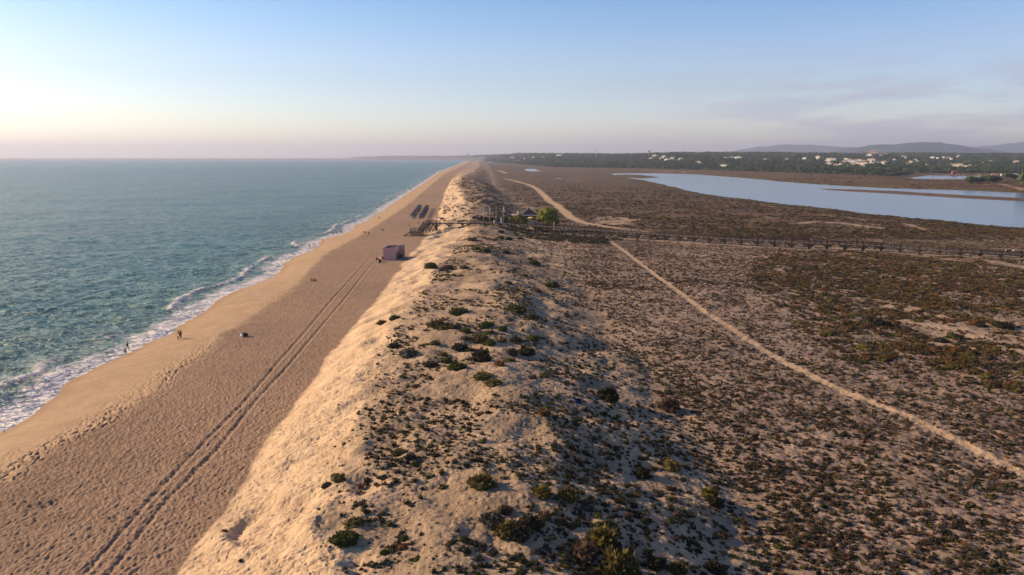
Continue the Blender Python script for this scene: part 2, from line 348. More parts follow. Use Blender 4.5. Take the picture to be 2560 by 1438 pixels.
# heath: dry brown cover, more closed with distance from the dune and past the boardwalk
lit = sst(.46, .62, fbm(X / 1.1, Y / 1.1, 175, 4)) * (.5 + .5 * sst(.35, .6, fbm(X / 12, Y / 12, 176, 3))); col = mix(col, C(.105, .072, .055), lit * .36 * pl * (1 - .4 * sst(200, 400, Y)))
h = fbm(X / 16, Y / 16, 75, 5); hf = sst(.30, .62, h + .22 * sst(200, 420, Y)) * sst(2, 22, X - bx)
heath = C(.125, .082, .058) * (.7 + .6 * fbm(X / 9, Y / 9, 76, 4)[..., None])
cover = sst(180, 380, Y) * .85 + .15
col = mix(col, heath, hf * cover)
gr = sst(.50, .68, fbm(X / 38 + 7, Y / 20, 78, 4)) * sst(250, 300, Y) * (1 - sst(700, 1100, Y)) * sst(50, 110, X) * (X > bx)
col = mix(col, C(.125, .098, .030), gr * .8)
rust = sst(.52, .66, fbm(X / 30, Y / 18 + 9, 79, 4)) * sst(190, 260, Y) * (1 - sst(900, 1400, Y)) * sst(60, 120, X)
col = mix(col, C(.17, .088, .040), rust * .65)
fard = sst(430, 620, Y) * sst(0, 12, X - bx)
col = mix(col, C(.130, .087, .062) * (.75 + .5 * fbm(X / 40, Y / 60, 80, 4)[..., None]), fard * .85)
# marsh beyond the lagoon
ms = sst(700, 800, Y) * sst(150, 260, X); col = mix(col, C(.13, .078, .042) * (.8 + .4 * fbm(X / 25, Y / 90, 81, 4)[..., None]), ms * .9)
lb = (Y > 330) & (Y < 1500) & (X > 0); fr = np.zeros(X.shape); dl = segd(X[lb], Y[lb], [tuple(p) for p in lagoon]); fr[lb] = 1 - sst(12, 45, dl + (fbm(X[lb] / 20, Y[lb] / 30, 184, 3) - .5) * 40); col = mix(col, C(.115, .085, .030), fr * .85)
for P_ in sandy:
    m = (.25 + .75 * sst(.40, .55, fbm(X / 5, Y / 5, 182, 4))) * inpoly(X + (fbm(X / 4, Y / 4, 82, 3) - .5) * 24, Y + (fbm(X / 4, Y / 4, 83, 3) - .5) * 14, P_).astype(float); col = mix(col, C(.42, .295, .195), m)
for pts, wd in banks:
    m = 1 - sst(wd * .4, wd * 1.1, segd(X, Y + (fbm(X / 10, Y / 10, 84, 3) - .5) * wd, pts)); m = m * (.2 + .8 * sst(.38, .55, fbm(X / 7, Y / 5, 183, 4))); col = mix(col, C(.38, .265, .18), m * .9)
m = 1 - sst(3.5, 6.5, segd(X, Y, [(p_[0], p_[1]) for p_ in BW]) + (fbm(X / 3, Y / 3, 88, 3) - .5) * 6); col = mix(col, C(.36, .26, .19), m * (X > 8))
for pts, wd in ((path1, .80), (path2, 3.0), (path3, 3.5)):
    sel = segd(X, Y, pts); wn = wd * (.45 + 1.1 * fbm(X / 1.6, Y / 1.6, 85, 4)); m = 1 - sst(wn * .65, wn * 1.3, sel)
    col = mix(col, C(.50, .345, .21) if wd > 2 else C(.44, .31, .20), m); Z = Z - m * .14 * (wd < 2) * (cell < 1)
fl = sst(5500, 7000, Y) * (X < 0); col = mix(col, C(.16, .13, .11), fl)
fw = sst(-20, 60, Y - wf) * (X > bx); col = mix(col, C(.045, .055, .03), fw)
q2 = q['inl']; 
col = np.clip(col, .01, .9)
rel = np.clip(.25 + .6 * rz * (1 - sst(-.5, .8, X - tx)) + .5 * sst(0, 1, X - tx), 0, 1)
nr, nc = X.shape
idx = np.arange(nr * nc, dtype=np.int32).reshape(nr, nc)
F = np.stack([idx[:-1, :-1], idx[:-1, 1:], idx[1:, 1:], idx[1:, :-1]], -1).reshape(-1, 4)
gm = bpy.data.materials.new('sand_and_heath'); gm.use_nodes = True; t = gm.node_tree; b = t.nodes['Principled BSDF']
a = N(t, 'ShaderNodeAttribute', attribute_name='col'); ar = N(t, 'ShaderNodeAttribute', attribute_name='relief'); g = N(t, 'ShaderNodeNewGeometry')
n1 = N(t, 'ShaderNodeTexNoise'); n1.inputs['Scale'].default_value = 2.2; n1.inputs['Detail'].default_value = 6; n1.inputs['Roughness'].default_value = .65
n2 = N(t, 'ShaderNodeTexNoise'); n2.inputs['Scale'].default_value = .35; n2.inputs['Detail'].default_value = 6
t.links.new(g.outputs['Position'], n1.inputs[0]); t.links.new(g.outputs['Position'], n2.inputs[0])
mr = N(t, 'ShaderNodeMapRange'); mr.inputs[1].default_value = .3; mr.inputs[2].default_value = .7; mr.inputs[3].default_value = .86; mr.inputs[4].default_value = 1.14
mr2 = N(t, 'ShaderNodeMapRange'); mr2.inputs[1].default_value = .3; mr2.inputs[2].default_value = .7; mr2.inputs[3].default_value = .9; mr2.inputs[4].default_value = 1.1
t.links.new(n1.outputs[0], mr.inputs[0]); t.links.new(n2.outputs[0], mr2.inputs[0])
mm = N(t, 'ShaderNodeMath', operation='MULTIPLY'); t.links.new(mr.outputs[0], mm.inputs[0]); t.links.new(mr2.outputs[0], mm.inputs[1])
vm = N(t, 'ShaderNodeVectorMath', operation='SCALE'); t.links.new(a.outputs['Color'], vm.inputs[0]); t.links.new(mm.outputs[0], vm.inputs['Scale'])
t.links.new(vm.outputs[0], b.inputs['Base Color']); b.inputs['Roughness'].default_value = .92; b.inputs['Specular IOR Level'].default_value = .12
bp = N(t, 'ShaderNodeBump'); bp.inputs['Distance'].default_value = .34; t.links.new(n1.outputs[0], bp.inputs['Height']); t.links.new(ar.outputs['Fac'], bp.inputs['Strength'])
t.links.new(bp.outputs[0], b.inputs['Normal'])
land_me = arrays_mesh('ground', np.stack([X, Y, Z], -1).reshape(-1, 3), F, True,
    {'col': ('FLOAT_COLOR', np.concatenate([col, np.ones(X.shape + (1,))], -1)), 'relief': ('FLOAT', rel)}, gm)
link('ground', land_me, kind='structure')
del X, Y, Z, col, F, q, rel

# ------------------------------------------------------------------ the sea
ts = np.concatenate([-np.geomspace(9, .86, 40), np.arange(-.85, .0, .0014)])
srow = np.concatenate([np.arange(1410, 420, -2.4), np.arange(420, 6.0, -1.0)])
X, Y, sc, y1 = fan(ts, srow, np.linspace(-260, 46.6, 20))
cell = np.maximum(np.gradient(y1)[:, None] * .6, sc[:, None] * .0014) * np.ones_like(X)
sxx = np.interp(Y, *shore) + (fbm(Y / 9, Y * 0 + 2, 9, 3) - .5) * 3.0 + 1.6 * np.sin(Y / 11.0) * (Y < 400)
d = (sxx - X) * .80
k = lambda lam: np.clip(1.5 - cell * 2.4 / lam, 0, 1)
amp = sst(0, 14, d)
Z = amp * ((fbm(X / 5, Y / 2.6 + X * .05, 101, 4) - .5) * .8 * k(3.6) + (1 - np.abs(2 * vn(X / 2.6 + Y * .15, Y / 1.25, 105) - 1)) * .15 * k(1.3)
     + (fbm(X / 30, Y / 14, 107, 2) - .5) * 1.0 * k(14)) + (1 - amp) * .035
br = sst(.44, .62, fbm(Y / 16, Y * 0 + 5, 110, 2)) * np.exp(-((d - 6.5 - 3 * vn(Y / 10, Y * 0, 111)) / 1.0) ** 2)
Z = Z + br * .5
fw_ = 3.6 + 3.4 * fbm(Y / 14, Y * 0, 112, 3)
dn = d + (fbm(X / 2.5, Y / 4.5, 113, 4) - .5) * 4.5
f1 = 1 - sst(.55, 1.1, dn / fw_)
lace = sst(.38, .62, fbm(X / 1.5 + Y * .55, Y / 4.5, 114, 4))
foam = np.clip(f1 * (.74 + .26 * lace) + br * .9 + (1 - sst(.2, .9, d)) * .8, 0, 1)
foam += (1 - sst(fw_ * 1.0, fw_ * 2.9, d)) * sst(.46, .66, fbm(X / 3.0 + Y * .45, Y / 9, 116, 4)) * .26
shal = 1 - sst(4, 34, d)
keep = (d > -1.2)
idx = np.arange(X.size, dtype=np.int32).reshape(X.shape)
F = np.stack([idx[:-1, :-1], idx[:-1, 1:], idx[1:, 1:], idx[1:, :-1]], -1).reshape(-1, 4)
kf = keep.ravel()[F].any(1); F = F[kf]
used, inv = np.unique(F, return_inverse=True); F = inv.reshape(F.shape)
sm = bpy.data.materials.new('sea_water'); sm.use_nodes = True; t = sm.node_tree; b = t.nodes['Principled BSDF']
af = N(t, 'ShaderNodeAttribute', attribute_name='foam'); ash = N(t, 'ShaderNodeAttribute', attribute_name='shallow'); g = N(t, 'ShaderNodeNewGeometry')
def water_bump(t, b, layers, src):
    prev = None
    for sc_, dist, rot in layers:
        mpp = N(t, 'ShaderNodeMapping'); mpp.inputs['Scale'].default_value = sc_; mpp.inputs['Rotation'].default_value = (0, 0, rot)
        nn = N(t, 'ShaderNodeTexNoise'); nn.inputs['Scale'].default_value = 1; nn.inputs['Detail'].default_value = 4; nn.inputs['Roughness'].default_value = .6
        t.links.new(src, mpp.inputs[0]); t.links.new(mpp.outputs[0], nn.inputs[0])
        bb = N(t, 'ShaderNodeBump'); bb.inputs['Distance'].default_value = dist; bb.inputs['Strength'].default_value = 1; t.links.new(nn.outputs[0], bb.inputs['Height'])
        if prev: t.links.new(prev.outputs[0], bb.inputs['Normal'])
        prev = bb
    t.links.new(prev.outputs[0], b.inputs['Normal']); return nn
water_bump(t, b, [((.05, .10, .1), 6.0, .12), ((.16, .36, .3), 3.4, -.1), ((.55, 1.3, 1), .7, .2)], g.outputs['Position'])
wc = N(t, 'ShaderNodeMix', data_type='RGBA'); wc.inputs[6].default_value = (.052, .160, .148, 1); wc.inputs[7].default_value = (.10, .20, .17, 1)
t.links.new(ash.outputs['Fac'], wc.inputs[0])
pn = N(t, 'ShaderNodeTexNoise'); pn.inputs['Scale'].default_value = .012; pn.inputs['Detail'].default_value = 5; t.links.new(g.outputs['Position'], pn.inputs[0])
pr = N(t, 'ShaderNodeMapRange'); pr.inputs[1].default_value = .35; pr.inputs[2].default_value = .65; pr.inputs[3].default_value = .75; pr.inputs[4].default_value = 1.25; t.links.new(pn.outputs[0], pr.inputs[0])
pv = N(t, 'ShaderNodeVectorMath', operation='SCALE'); t.links.new(wc.outputs[2], pv.inputs[0]); t.links.new(pr.outputs[0], pv.inputs['Scale'])
fc = N(t, 'ShaderNodeMix', data_type='RGBA'); fc.inputs[7].default_value = (.74, .70, .70, 1)
t.links.new(af.outputs['Fac'], fc.inputs[0]); t.links.new(pv.outputs[0], fc.inputs[6]); t.links.new(fc.outputs[2], b.inputs['Base Color'])
rr = N(t, 'ShaderNodeMapRange'); rr.inputs[3].default_value = .24; rr.inputs[4].default_value = .8; t.links.new(af.outputs['Fac'], rr.inputs[0]); t.links.new(rr.outputs[0], b.inputs['Roughness'])
b.inputs['IOR'].default_value = 1.33; b.inputs['Specular IOR Level'].default_value = .30
sea_me = arrays_mesh('sea', np.stack([X, Y, Z], -1).reshape(-1, 3)[used], F, True,
    {'foam': ('FLOAT', np.clip(foam, 0, 1).ravel()[used]), 'shallow': ('FLOAT', shal.ravel()[used])}, sm)
link('sea', sea_me, kind='structure')
del X, Y, Z, F
lm = bpy.data.materials.new('lagoon_water'); lm.use_nodes = True; t = lm.node_tree; b = t.nodes['Principled BSDF']
b.inputs['Base Color'].default_value = (.058, .10, .185, 1); b.inputs['Specular IOR Level'].default_value = .32; b.inputs['Roughness'].default_value = .16; b.inputs['IOR'].default_value = 1.33
g = N(t, 'ShaderNodeNewGeometry'); water_bump(t, b, [((.05, .03, .1), .22, .3), ((.5, .3, .5), .02, 0)], g.outputs['Position'])
lv = [(-60, 300, LZ), (1700, 300, LZ), (3000, 2600, LZ), (-60, 2600, LZ)]
link('lagoon', arrays_mesh('lagoon', lv, [(0, 1, 2, 3)], True, None, lm), kind='structure')

# ------------------------------------------------------------------ far hills
def hills(name, prof, dist, depth, colr):
    px = np.array([p[0] for p in prof]); py = np.array([p[1] for p in prof])
    u = np.linspace(px[0], px[-1], 220); top = np.interp(u, px, py) + (fbm(u / 26, u * 0, 130, 4) - .5) * 2.2
    hz = CAM_H + (392 - top) / FPX * dist
    vs = np.linspace(-1, 1.6, 26); V = np.zeros((26, 220, 3))
    for i, v in enumerate(vs):
        yy = dist + v * depth; V[i, :, 0] = (u - 1280) / FPX * dist * (yy / dist) ** .4; V[i, :, 1] = yy
        prof_ = math.exp(-(v * 1.35) ** 2); V[i, :, 2] = -5 + (hz + 5) * prof_ * (1 + .22 * (fbm(u / 40 + v, u * 0 + v * 3, 140, 3) - .5) * (abs(v) > .05))
    id_ = np.arange(26 * 220).reshape(26, 220)
    F_ = np.stack([id_[:-1, :-1], id_[:-1, 1:], id_[1:, 1:], id_[1:, :-1]], -1).reshape(-1, 4)
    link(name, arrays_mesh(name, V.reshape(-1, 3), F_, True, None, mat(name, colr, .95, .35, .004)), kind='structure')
hills('hills', [(2040,392),(2100,373),(2160,365),(2230,362),(2262,358),(2295,356),(2340,361),(2400,369),(2450,376),(2520,385),(2580,392)], 9500, 1300, (.030, .050, .065))  # base colour bluish: part of the distance haze is painted in
hills('far_hills', [(1560,391),(1700,385),(1830,378),(1880,369),(1960,363),(2060,366),(2130,371),(2300,376),(2400,370),(2480,363),(2560,355),(2700,350),(2900,360)], 14500, 1800, (.035, .055, .075))  # haze blue mixed into this ridge's own colour too
# ------------------------------------------------------------------ foliage
def ico(sub):
    bm = bmesh.new(); bmesh.ops.create_icosphere(bm, subdivisions=sub, radius=1)
    V = np.array([v.co[:] for v in bm.verts]); F = np.array([[v.index for v in f.verts] for f in bm.faces]); bm.free(); return V, F
def template(n, core, seed, size=.34, flat=.75, up=.25, lo=.55, hi=1.05):
    """a bush of unit radius sitting on z = 0: a ragged core with n leaf sprays through and over it. -> V, F, shade"""
    g = np.random.default_rng(seed); V, F = (ico(core) if core else (np.zeros((0, 3)), np.zeros((0, 3), int)))
    if core:
        V = V * (.62 + .30 * g.random((len(V), 1))); V[:, 2] = np.maximum(V[:, 2], -.12)
    a = g.random(n) * 2 * math.pi; zc = g.random(n) ** .8; rr = np.sqrt(np.maximum(1 - zc ** 2, 0)); k = lo + (hi - lo) * g.random(n) ** .6
    lump = .82 + .25 * np.sin(a * 3 + seed) * np.cos(zc * 5 + seed)
    c = np.stack([rr * np.cos(a), rr * np.sin(a), zc], -1) * (k * lump)[:, None]
    d = np.stack([rr * np.cos(a), rr * np.sin(a), zc + up], -1) + g.normal(0, .45, (n, 3)); d /= np.linalg.norm(d, axis=1)[:, None]
    s = np.cross(d, g.normal(0, 1, (n, 3))); s /= np.linalg.norm(s, axis=1)[:, None] + 1e-6; L = size * (.6 + .8 * g.random((n, 1)))
    T = np.stack([c - s * L * .42, c + s * L * .42, c + d * L], 1).reshape(-1, 3)
    n0 = len(V); V = np.concatenate([V, T]); F = np.concatenate([F, (np.arange(3 * n).reshape(n, 3) + n0)])
    V[:, 2] = np.maximum(V[:, 2] * flat, -.05)
    sh = np.concatenate([np.full(n0, .8), np.repeat(.75 + .5 * g.random(n), 3)])
    return V, F, sh
def merge(T, ids, P, Sc, rz, colr):
    """many bushes as one set of arrays"""
    Vs, Fs, Cs = [], [], []; off = 0
    for k in range(len(T)):
        m = np.nonzero(ids == k)[0]
        if not len(m): continue
        V, F, sh = T[k]; c, s = np.cos(rz[m])[:, None], np.sin(rz[m])[:, None]
        vx = V[None, :, 0] * Sc[m, 0][:, None]; vy = V[None, :, 1] * Sc[m, 1][:, None]; vz = V[None, :, 2] * Sc[m, 2][:, None]
        W = np.stack([vx * c - vy * s, vx * s + vy * c, vz], -1) + P[m][:, None, :]
        Vs.append(W.reshape(-1, 3)); nv = len(V)
        Fs.append((F[None] + (np.arange(len(m)) * nv)[:, None, None] + off).reshape(-1, 3)); off += nv * len(m)
        Cs.append((colr[m][:, None, :] * sh[None, :, None]).reshape(-1, 3))
    V, F, Cc = np.concatenate(Vs), np.concatenate(Fs), np.concatenate(Cs)
    return V, F, np.concatenate([Cc, np.ones((len(Cc), 1))], 1)
LEAF = leafmat('scrub_leaves', .0); LEAF2 = leafmat('shrub_leaves', .22)
PAL = dict(green=(.066, .072, .020), dark=(.045, .040, .024), brown=(.115, .074, .045), rust=(.165, .078, .030), olive=(.125, .098, .032), grey=(.090, .080, .062), yellow=(.15, .115, .025))

# hand-placed bushes: picture point of the middle, width in picture points, colour, shape, label
SHR = [
 (1150,784,47,'green','low dark green mound, alone on bare sand at the top of the dune'),
 (1290,778,62,'green','wide two-lobed dark green mat on pale sand, topmost of the big dune bushes'),
 (1326,794,30,'green','dark green lobe at the right end of the wide two-lobed mat'),
 (987,798,30,'green','dark green bush on the seaward brow of the dune, upper of a touching pair'),
 (956,809,26,'olive','olive bush furthest out on the seaward brow, lower of a touching pair'),
 (1092,813,44,'olive','flat olive bush starting the chain that crosses the dune top'),
 (1108,824,30,'olive','small olive bush below the start of the chain across the dune top'),
 (1136,820,28,'dark','dark bush in the middle of the chain across the dune top'),
 (1164,831,36,'green','green bush closing the chain across the dune top'),
 (1214,817,36,'green','rounded green bush with a small one touching its foot'),
 (1226,832,20,'olive','little olive bush touching the foot of a rounded green one'),
 (1255,823,30,'green','low green bush just right of the rounded green pair'),
 (1200,850,44,'olive','long olive brown bush lying across the sand in mid dune'),
 (1224,861,32,'green','green bush at the right tip of the long olive brown one'),
 (1163,847,20,'grey','small greyish tuft left of the long olive brown bush'),
 (1087,861,28,'olive','olive bush leaning out of the seaward slope in mid dune'),
 (1290,853,30,'dark','dark narrow bush between the long olive bush and the bare hollow'),
 (1255,853,24,'rust','rusty brown tuft left of the dark narrow bush'),
 (1331,848,34,'green','green bush standing alone on the bare right shoulder of the dune'),
 (1315,883,42,'dark','long dark bush on bare sand, right of the biggest dark cluster'),
 (1280,884,34,'dark','dark bush beside the long dark one on the right shoulder'),
 (985,868,30,'dark','dark bush on the seaward brow above a dip in the sand'),
 (1022,887,42,'grey','greyish green sprawling bush behind the seaward brow'),
 (1148,873,42,'dark','big dark bush at the top of the biggest cluster'),
 (1176,878,24,'dark','small dark bush on the right side of the top of the biggest cluster'),
 (1106,889,28,'olive','olive green bush on the left edge of the biggest cluster'),
 (1113,905,38,'green','dark green bush in the heart of the biggest cluster'),
 (1141,921,56,'green','broadest rounded dark green bush, at the foot of the biggest cluster'),
 (1078,915,38,'dark','spreading dark bush at the left foot of the biggest cluster'),
 (1203,901,50,'dark','tall dark shrub forming the right side of the biggest cluster'),
 (1272,904,28,'olive','pale olive bush right of the biggest cluster'),
 (1248,913,28,'rust','red brown bush right of the biggest cluster, beside a pale olive one'),
 (1208,944,52,'olive','golden olive bush on sand below the biggest cluster'),
 (1234,960,42,'olive','olive bush joined to the lower right of a golden olive one'),
 (1330,945,22,'brown','small brown bush on the right slope below the long dark ones'),
 (1359,942,26,'olive','olive bush on the right slope beside a small brown one'),
 (862,1350,72,'green','largest glossy green bush, low on the bright seaward slope'),
 (888,1310,44,'olive','olive brown bush touching the top of the largest glossy green one'),
 (846,1197,38,'olive','yellow green bush on the lower brow of the seaward slope'),
 (819,1215,26,'brown','brown bush touching the left of the yellow green one on the brow'),
 (999,1134,36,'olive','olive bush in the field of small tussocks on the near dune'),
 (1026,1144,28,'dark','dark bush touching the right of an olive one among small tussocks'),
 (990,1151,18,'dark','little dark tussock below the olive bush among small tussocks'),
 (1206,1216,72,'olive','wide straggling olive bush in the middle of the near dune'),
 (1232,1308,62,'grey','spiky grey green shrub, left part of the ring round a sandy hollow'),
 (1268,1334,48,'olive','spiky olive shrub at the bottom of the ring round a sandy hollow'),
 (1299,1342,58,'dark','spiky dark shrub at the lower right of the ring round a sandy hollow'),
 (1324,1312,44,'dark','dark shrub on the right of the ring round a sandy hollow'),
 (1262,1280,32,'brown','dry brown shrub at the top of the ring round a sandy hollow'),
 (1353,1237,44,'yellow','golden green rounded shrub in evening sun on the near dune'),
 (1420,1247,52,'olive','feathery olive shrub right of the golden green one'),
 (1361,1297,28,'brown','small round brown shrub below the golden green one'),
 (1404,1309,26,'brown','small brown shrub leaning right below the feathery olive one'),
 (1009,1347,22,'green','small green tuft in front of the near sandy knoll'),
 (1007,1368,26,'rust','rusty tuft directly below a small green one on the near sand'),
 (961,1383,24,'green','little green bush on bright near sand, left of a rusty tuft'),
 (1045,1396,18,'green','slim green tuft near the bottom of the frame on bright sand'),
 (560,1330,16,'olive','lone little tuft far down the seaward slope near the tyre tracks'),
 (1676,1168,44,'yellow','yellow green bush alone on the shaded landward slope'),
 (1507,1354,70,'yellow','large yellow tinged shrub at the foot of the near dune'),
 (1534,1386,42,'dark','dark shrub tucked under the large yellow tinged one'),
 (1459,1390,62,'brown','long dark brown shrub left of the large yellow tinged one'),
 (1548,1432,90,'olive','spiky olive shrub cut by the bottom of the frame'),
 (1692,1430,50,'olive','olive shrub at the bottom of the frame, right of the spiky one'),
 (1784,1428,56,'dark','dark spiky shrub at the bottom of the frame on the shaded flat'),
 (1774,1244,34,'yellow','yellow flecked shrub, upper of a pair on the shaded flat'),
 (1788,1262,32,'dark','dark shrub under a yellow flecked one on the shaded flat'),
 (1640,1414,36,'dark','dark brown shrub near the bottom of the frame in the shade'),
 (1606,1191,36,'dark','dark shrub in shade left of the lone yellow green bush'),
 (1360,1038,30,'rust','rust topped shrub on the shaded slope near the blue thing'),
 (1672,1025,44,'brown','wide brown shrub on the upper part of the shaded slope'),
 (1520,998,46,'dark','wide dark shrub right of the blue thing'),
 (1180,601,24,'brown','brown olive bush high on the dune nearest the boardwalk'),
 (1188,624,24,'olive','olive bush at the left end of a pair on the far part of the dune'),
 (1212,632,28,'green','green bush at the right end of a pair on the far part of the dune'),
 (1252,581,16,'dark','round dark bush just below the boardwalk and the lamp'),
 (1251,596,18,'olive','olive bush below the round dark one by the boardwalk'),
 (1273,600,18,'dark','dark bush right of an olive one below the boardwalk'),
 (1301,598,15,'dark','small dark bush on pale sand below the timber screen'),
 (1265,633,20,'dark','dark bush on the bare pale shoulder far up the dune'),
 (1324,649,16,'dark','upper small bush on the right shoulder of the far dune'),
 (1335,661,28,'green','long green bush under a small dark one on the right shoulder'),
 (1380,715,32,'green','long green bush alone low on the right shoulder'),
 (1078,669,32,'green','green bush on the seaward brow across from the kiosk'),
 (1120,671,26,'brown','dry brown mat running right from the brow bush across from the kiosk'),
 (1160,671,26,'brown','end of the dry brown mat across from the kiosk'),
 (1312,690,18,'olive','pale olive bush on the far part of the plateau'),
 (1343,729,22,'rust','rusty bush on the right shoulder below the long green ones'),
 (1270,709,20,'olive','olive bush in the middle of the far plateau'),
 (1101,523,7,'dark','small dark clump on the bright far dune face, top left of five'),
 (1111,521,7,'dark','small dark clump on the bright far dune face, top right of five'),
 (1112,528,8,'dark','small dark clump on the bright far dune face, middle of five'),
 (1112,534,9,'dark','small dark clump on the bright far dune face, lowest of five'),
 (1125,511,5,'dark','small dark clump on the bright far dune face, highest of five'),
 (2387,845,34,'green','green bush at the left edge of the bare sandy patch past the footpath'),
 (2351,855,30,'dark','dark bush left of the green one at the bare sandy patch'),
 (2508,818,40,'dark','roundest dark bush behind the bare sandy patch'),
 (2452,816,28,'dark','dark bush at the upper edge of the bare sandy patch'),
 (2338,874,28,'grey','grey bush below the bare sandy patch'),
 (2467,944,30,'yellow','yellow green bush in the scrub below the bare sandy patch'),
 (2382,920,36,'olive','olive bush in the scrub between two darker bushes'),
 (2158,872,34,'yellow','yellowish bush with dark foot above the footpath'),
 (2070,836,34,'olive','golden olive bush nearest the middle of the footpath'),
 (2181,810,60,'dark','long dark hummock of scrub above the footpath'),
]
SM = {}
def shrub_mesh(kind, var, spiky):
    key = (kind, var, spiky)
    if key not in SM:
        T = template(300, 3, 500 + var + (50 if spiky else 0), .30 if spiky else .20, .80 if spiky else .62, .6 if spiky else .3, .5, 1.02)
        g = np.random.default_rng(var); c = np.array(PAL[kind]); cc = c[None] * T[2][:, None] * (1 + .15 * np.sin(T[0][:, :1] * 4 + var))
        SM[key] = arrays_mesh('shrub_leaves', T[0], T[1], False, {'col': ('FLOAT_COLOR', np.concatenate([cc, np.ones((len(cc), 1))], 1))}, LEAF2)
    return SM[key]
big_xy = []
for i, (px, py, wd, kind, lab) in enumerate(SHR):
    g_ = ground(px, py); dist = math.hypot(g_.y, CAM_H - g_.z); r = wd / 2 * dist / FPX * (1.32 if wd < 50 else 1.12)
    spiky = any(s in lab for s in ('spiky', 'feathery', 'straggling', 'shrub'))
    o = link('shrub', shrub_mesh(kind, i % 4, spiky), label=lab, category='shrub', group='bushes picked out on the dune and in the scrub')
    k = random.uniform(.8, 1.1); o.location = g_ + Vector((0, 0, -.05)); o.scale = (r, r * random.uniform(.75, 1.15), r * k * (1.2 if spiky else 1.0)); o.rotation_euler = (0, 0, random.uniform(0, 6.3) if wd < 40 else random.uniform(-.4, .4))
    big_xy.append((g_.x, g_.y, r))
big_xy = np.array(big_xy); AREA = lambda x, y: None

# the scrub: thousands of tussocks
TN = [template(46, 2, 20 + i, .42, .75) for i in range(4)]
TM = [template(20, 1, 30 + i, .55, .75) for i in range(4)]
TF = [template(9, 1, 40 + i, .62, .7) for i in range(3)]
def zones(x, y):
    cx = np.interp(y, *crest); ex = np.interp(y, *eastc); bx = np.interp(y, *back); tx = np.interp(y, *toe); return tx, cx, ex, bx
def clear(x, y):
    ok = (segd(x, y, path1) > 1.0) & (segd(x, y, path2) > 3.6) & ~inpoly(x, y, lagoon) & (segd(x, y, path3) > 5)
    for p_, w__ in banks: ok &= segd(x, y, p_) > w__ * .8
    ok &= segd(x, y, [(p_[0], p_[1]) for p_ in BW]) > 3.2
    ok &= ~(inpoly(x, y, sandy[0]) & (vn(x / 2.5, y / 2.5, 216) > .62)) & ~(inpoly(x, y, sandy[1]) & (vn(x / 4, y / 4, 217) > .45))
    return ok
allP, allS, allC, allL = [], [], [], []
def pick(n, names, wts):
    a = np.array([PAL[k] for k in names]); return a[rng.choice(len(names), n, p=np.array(wts) / sum(wts))] * rng.uniform(.7, 1.3, (n, 1))
def scatter(n, x0, x1, y0, y1, prob, size, names, wts, shape=.75, wedge=True, even=False):
    y = y0 * (y1 / y0) ** rng.random(n) if y1 / y0 > 3 else rng.uniform(y0, y1, n)
    x = rng.uniform(x0, x1, n)
    if wedge: x = x0 + (np.minimum(x1, .80 * y + 8) - x0) * rng.random(n)
    p = prob(x, y) * (np.clip((.80 * y + 8 - x0) / (.80 * y1 + 8 - x0), 0, 1) if even else 1); m = (rng.random(n) < p) & clear(x, y); x, y = x[m], y[m]; nn = len(x)
    s = size[0] + (size[1] - size[0]) * rng.random(nn) ** 2.2
    z = terrain(x, y)
    allP.append(np.stack([x, y, z], -1)); allS.append(np.stack([s * rng.uniform(.8, 1.25, nn), s * rng.uniform(.8, 1.25, nn), s * shape * rng.uniform(.9, 1.6, nn)], -1))
    allC.append(pick(nn, names, wts)); return nn
# near dune top
def p1(x, y):
    tx, cx, ex, bx = zones(x, y); return sst(-.5, 3, x - cx) * (1 - sst(.2, .5, (x - ex) / (bx - ex))) * sst(.42, .60, fbm(x / 8, y / 8, 200, 3) + .07 * sst(.4, .6, vn(x / 2, y / 2, 201)))
scatter(30000, -30, 40, 44, 330, p1, (.12, .36), ['dark', 'green', 'brown', 'grey', 'olive'], [5, 3, 3, 2, 1.5], 1.0, False)
scatter(14000, -130, 60, 350, 1000, lambda x, y: ((x > np.interp(y, *toe) + 3) & (x < np.interp(y, *crest) + 2)) * sst(.50, .62, fbm(x / 7 + y / 30, y / 22, 215, 3)), (.4, 1.3), ['brown', 'dark', 'olive'], [4, 4, 2], .5, False)
def p1b(x, y):
    tx, cx, ex, bx = zones(x, y); return ((x > cx - 1) & (x < ex + 4)).astype(float) * .5
scatter(16000, -30, 40, 44, 330, p1b, (.07, .17), ['dark', 'grey', 'brown'], [4, 3, 3], .9, False)
def p1c(x, y):
    tx, cx, ex, bx = zones(x, y); return ((x > tx + 1) & (x < cx)).astype(float) * sst(.55, .75, fbm(x / 3, y / 3, 203, 3)) * .5
scatter(7000, -60, 0, 44, 420, p1c, (.08, .22), ['grey', 'olive', 'dark'], [3, 2, 2], .8, False)
scatter(9000, -45, 45, 130, 335, lambda x, y: p1(x, y) * .9, (.20, .60), ['brown', 'olive', 'dark', 'rust', 'grey'], [4, 3, 3, 1, 1], .7, False)
# shaded landward slope, heavier and bluish
def p2(x, y):
    tx, cx, ex, bx = zones(x, y); f = (x - ex) / (bx - ex); return sst(.05, .35, f) * (1 - sst(.95, 1.5, f)) * sst(.25, .5, fbm(x / 6, y / 6, 205, 4))
scatter(24000, -10, 50, 44, 330, p2, (.12, .42), ['dark', 'grey', 'brown', 'green', 'olive', 'rust'], [9, 1.5, 3, 2, 1, .5], .85, False)
dpoly = poly([(1235,562),(1300,568),(1400,578),(1505,588),(1540,604),(1480,606),(1400,600),(1320,596),(1250,580)], 3.6)
scatter(2600, -15, 60, 240, 345, lambda x, y: inpoly(x, y, dpoly).astype(float), (.45, 1.1), ['dark', 'grey', 'green', 'brown'], [6, 3, 2, 1], .9, False)
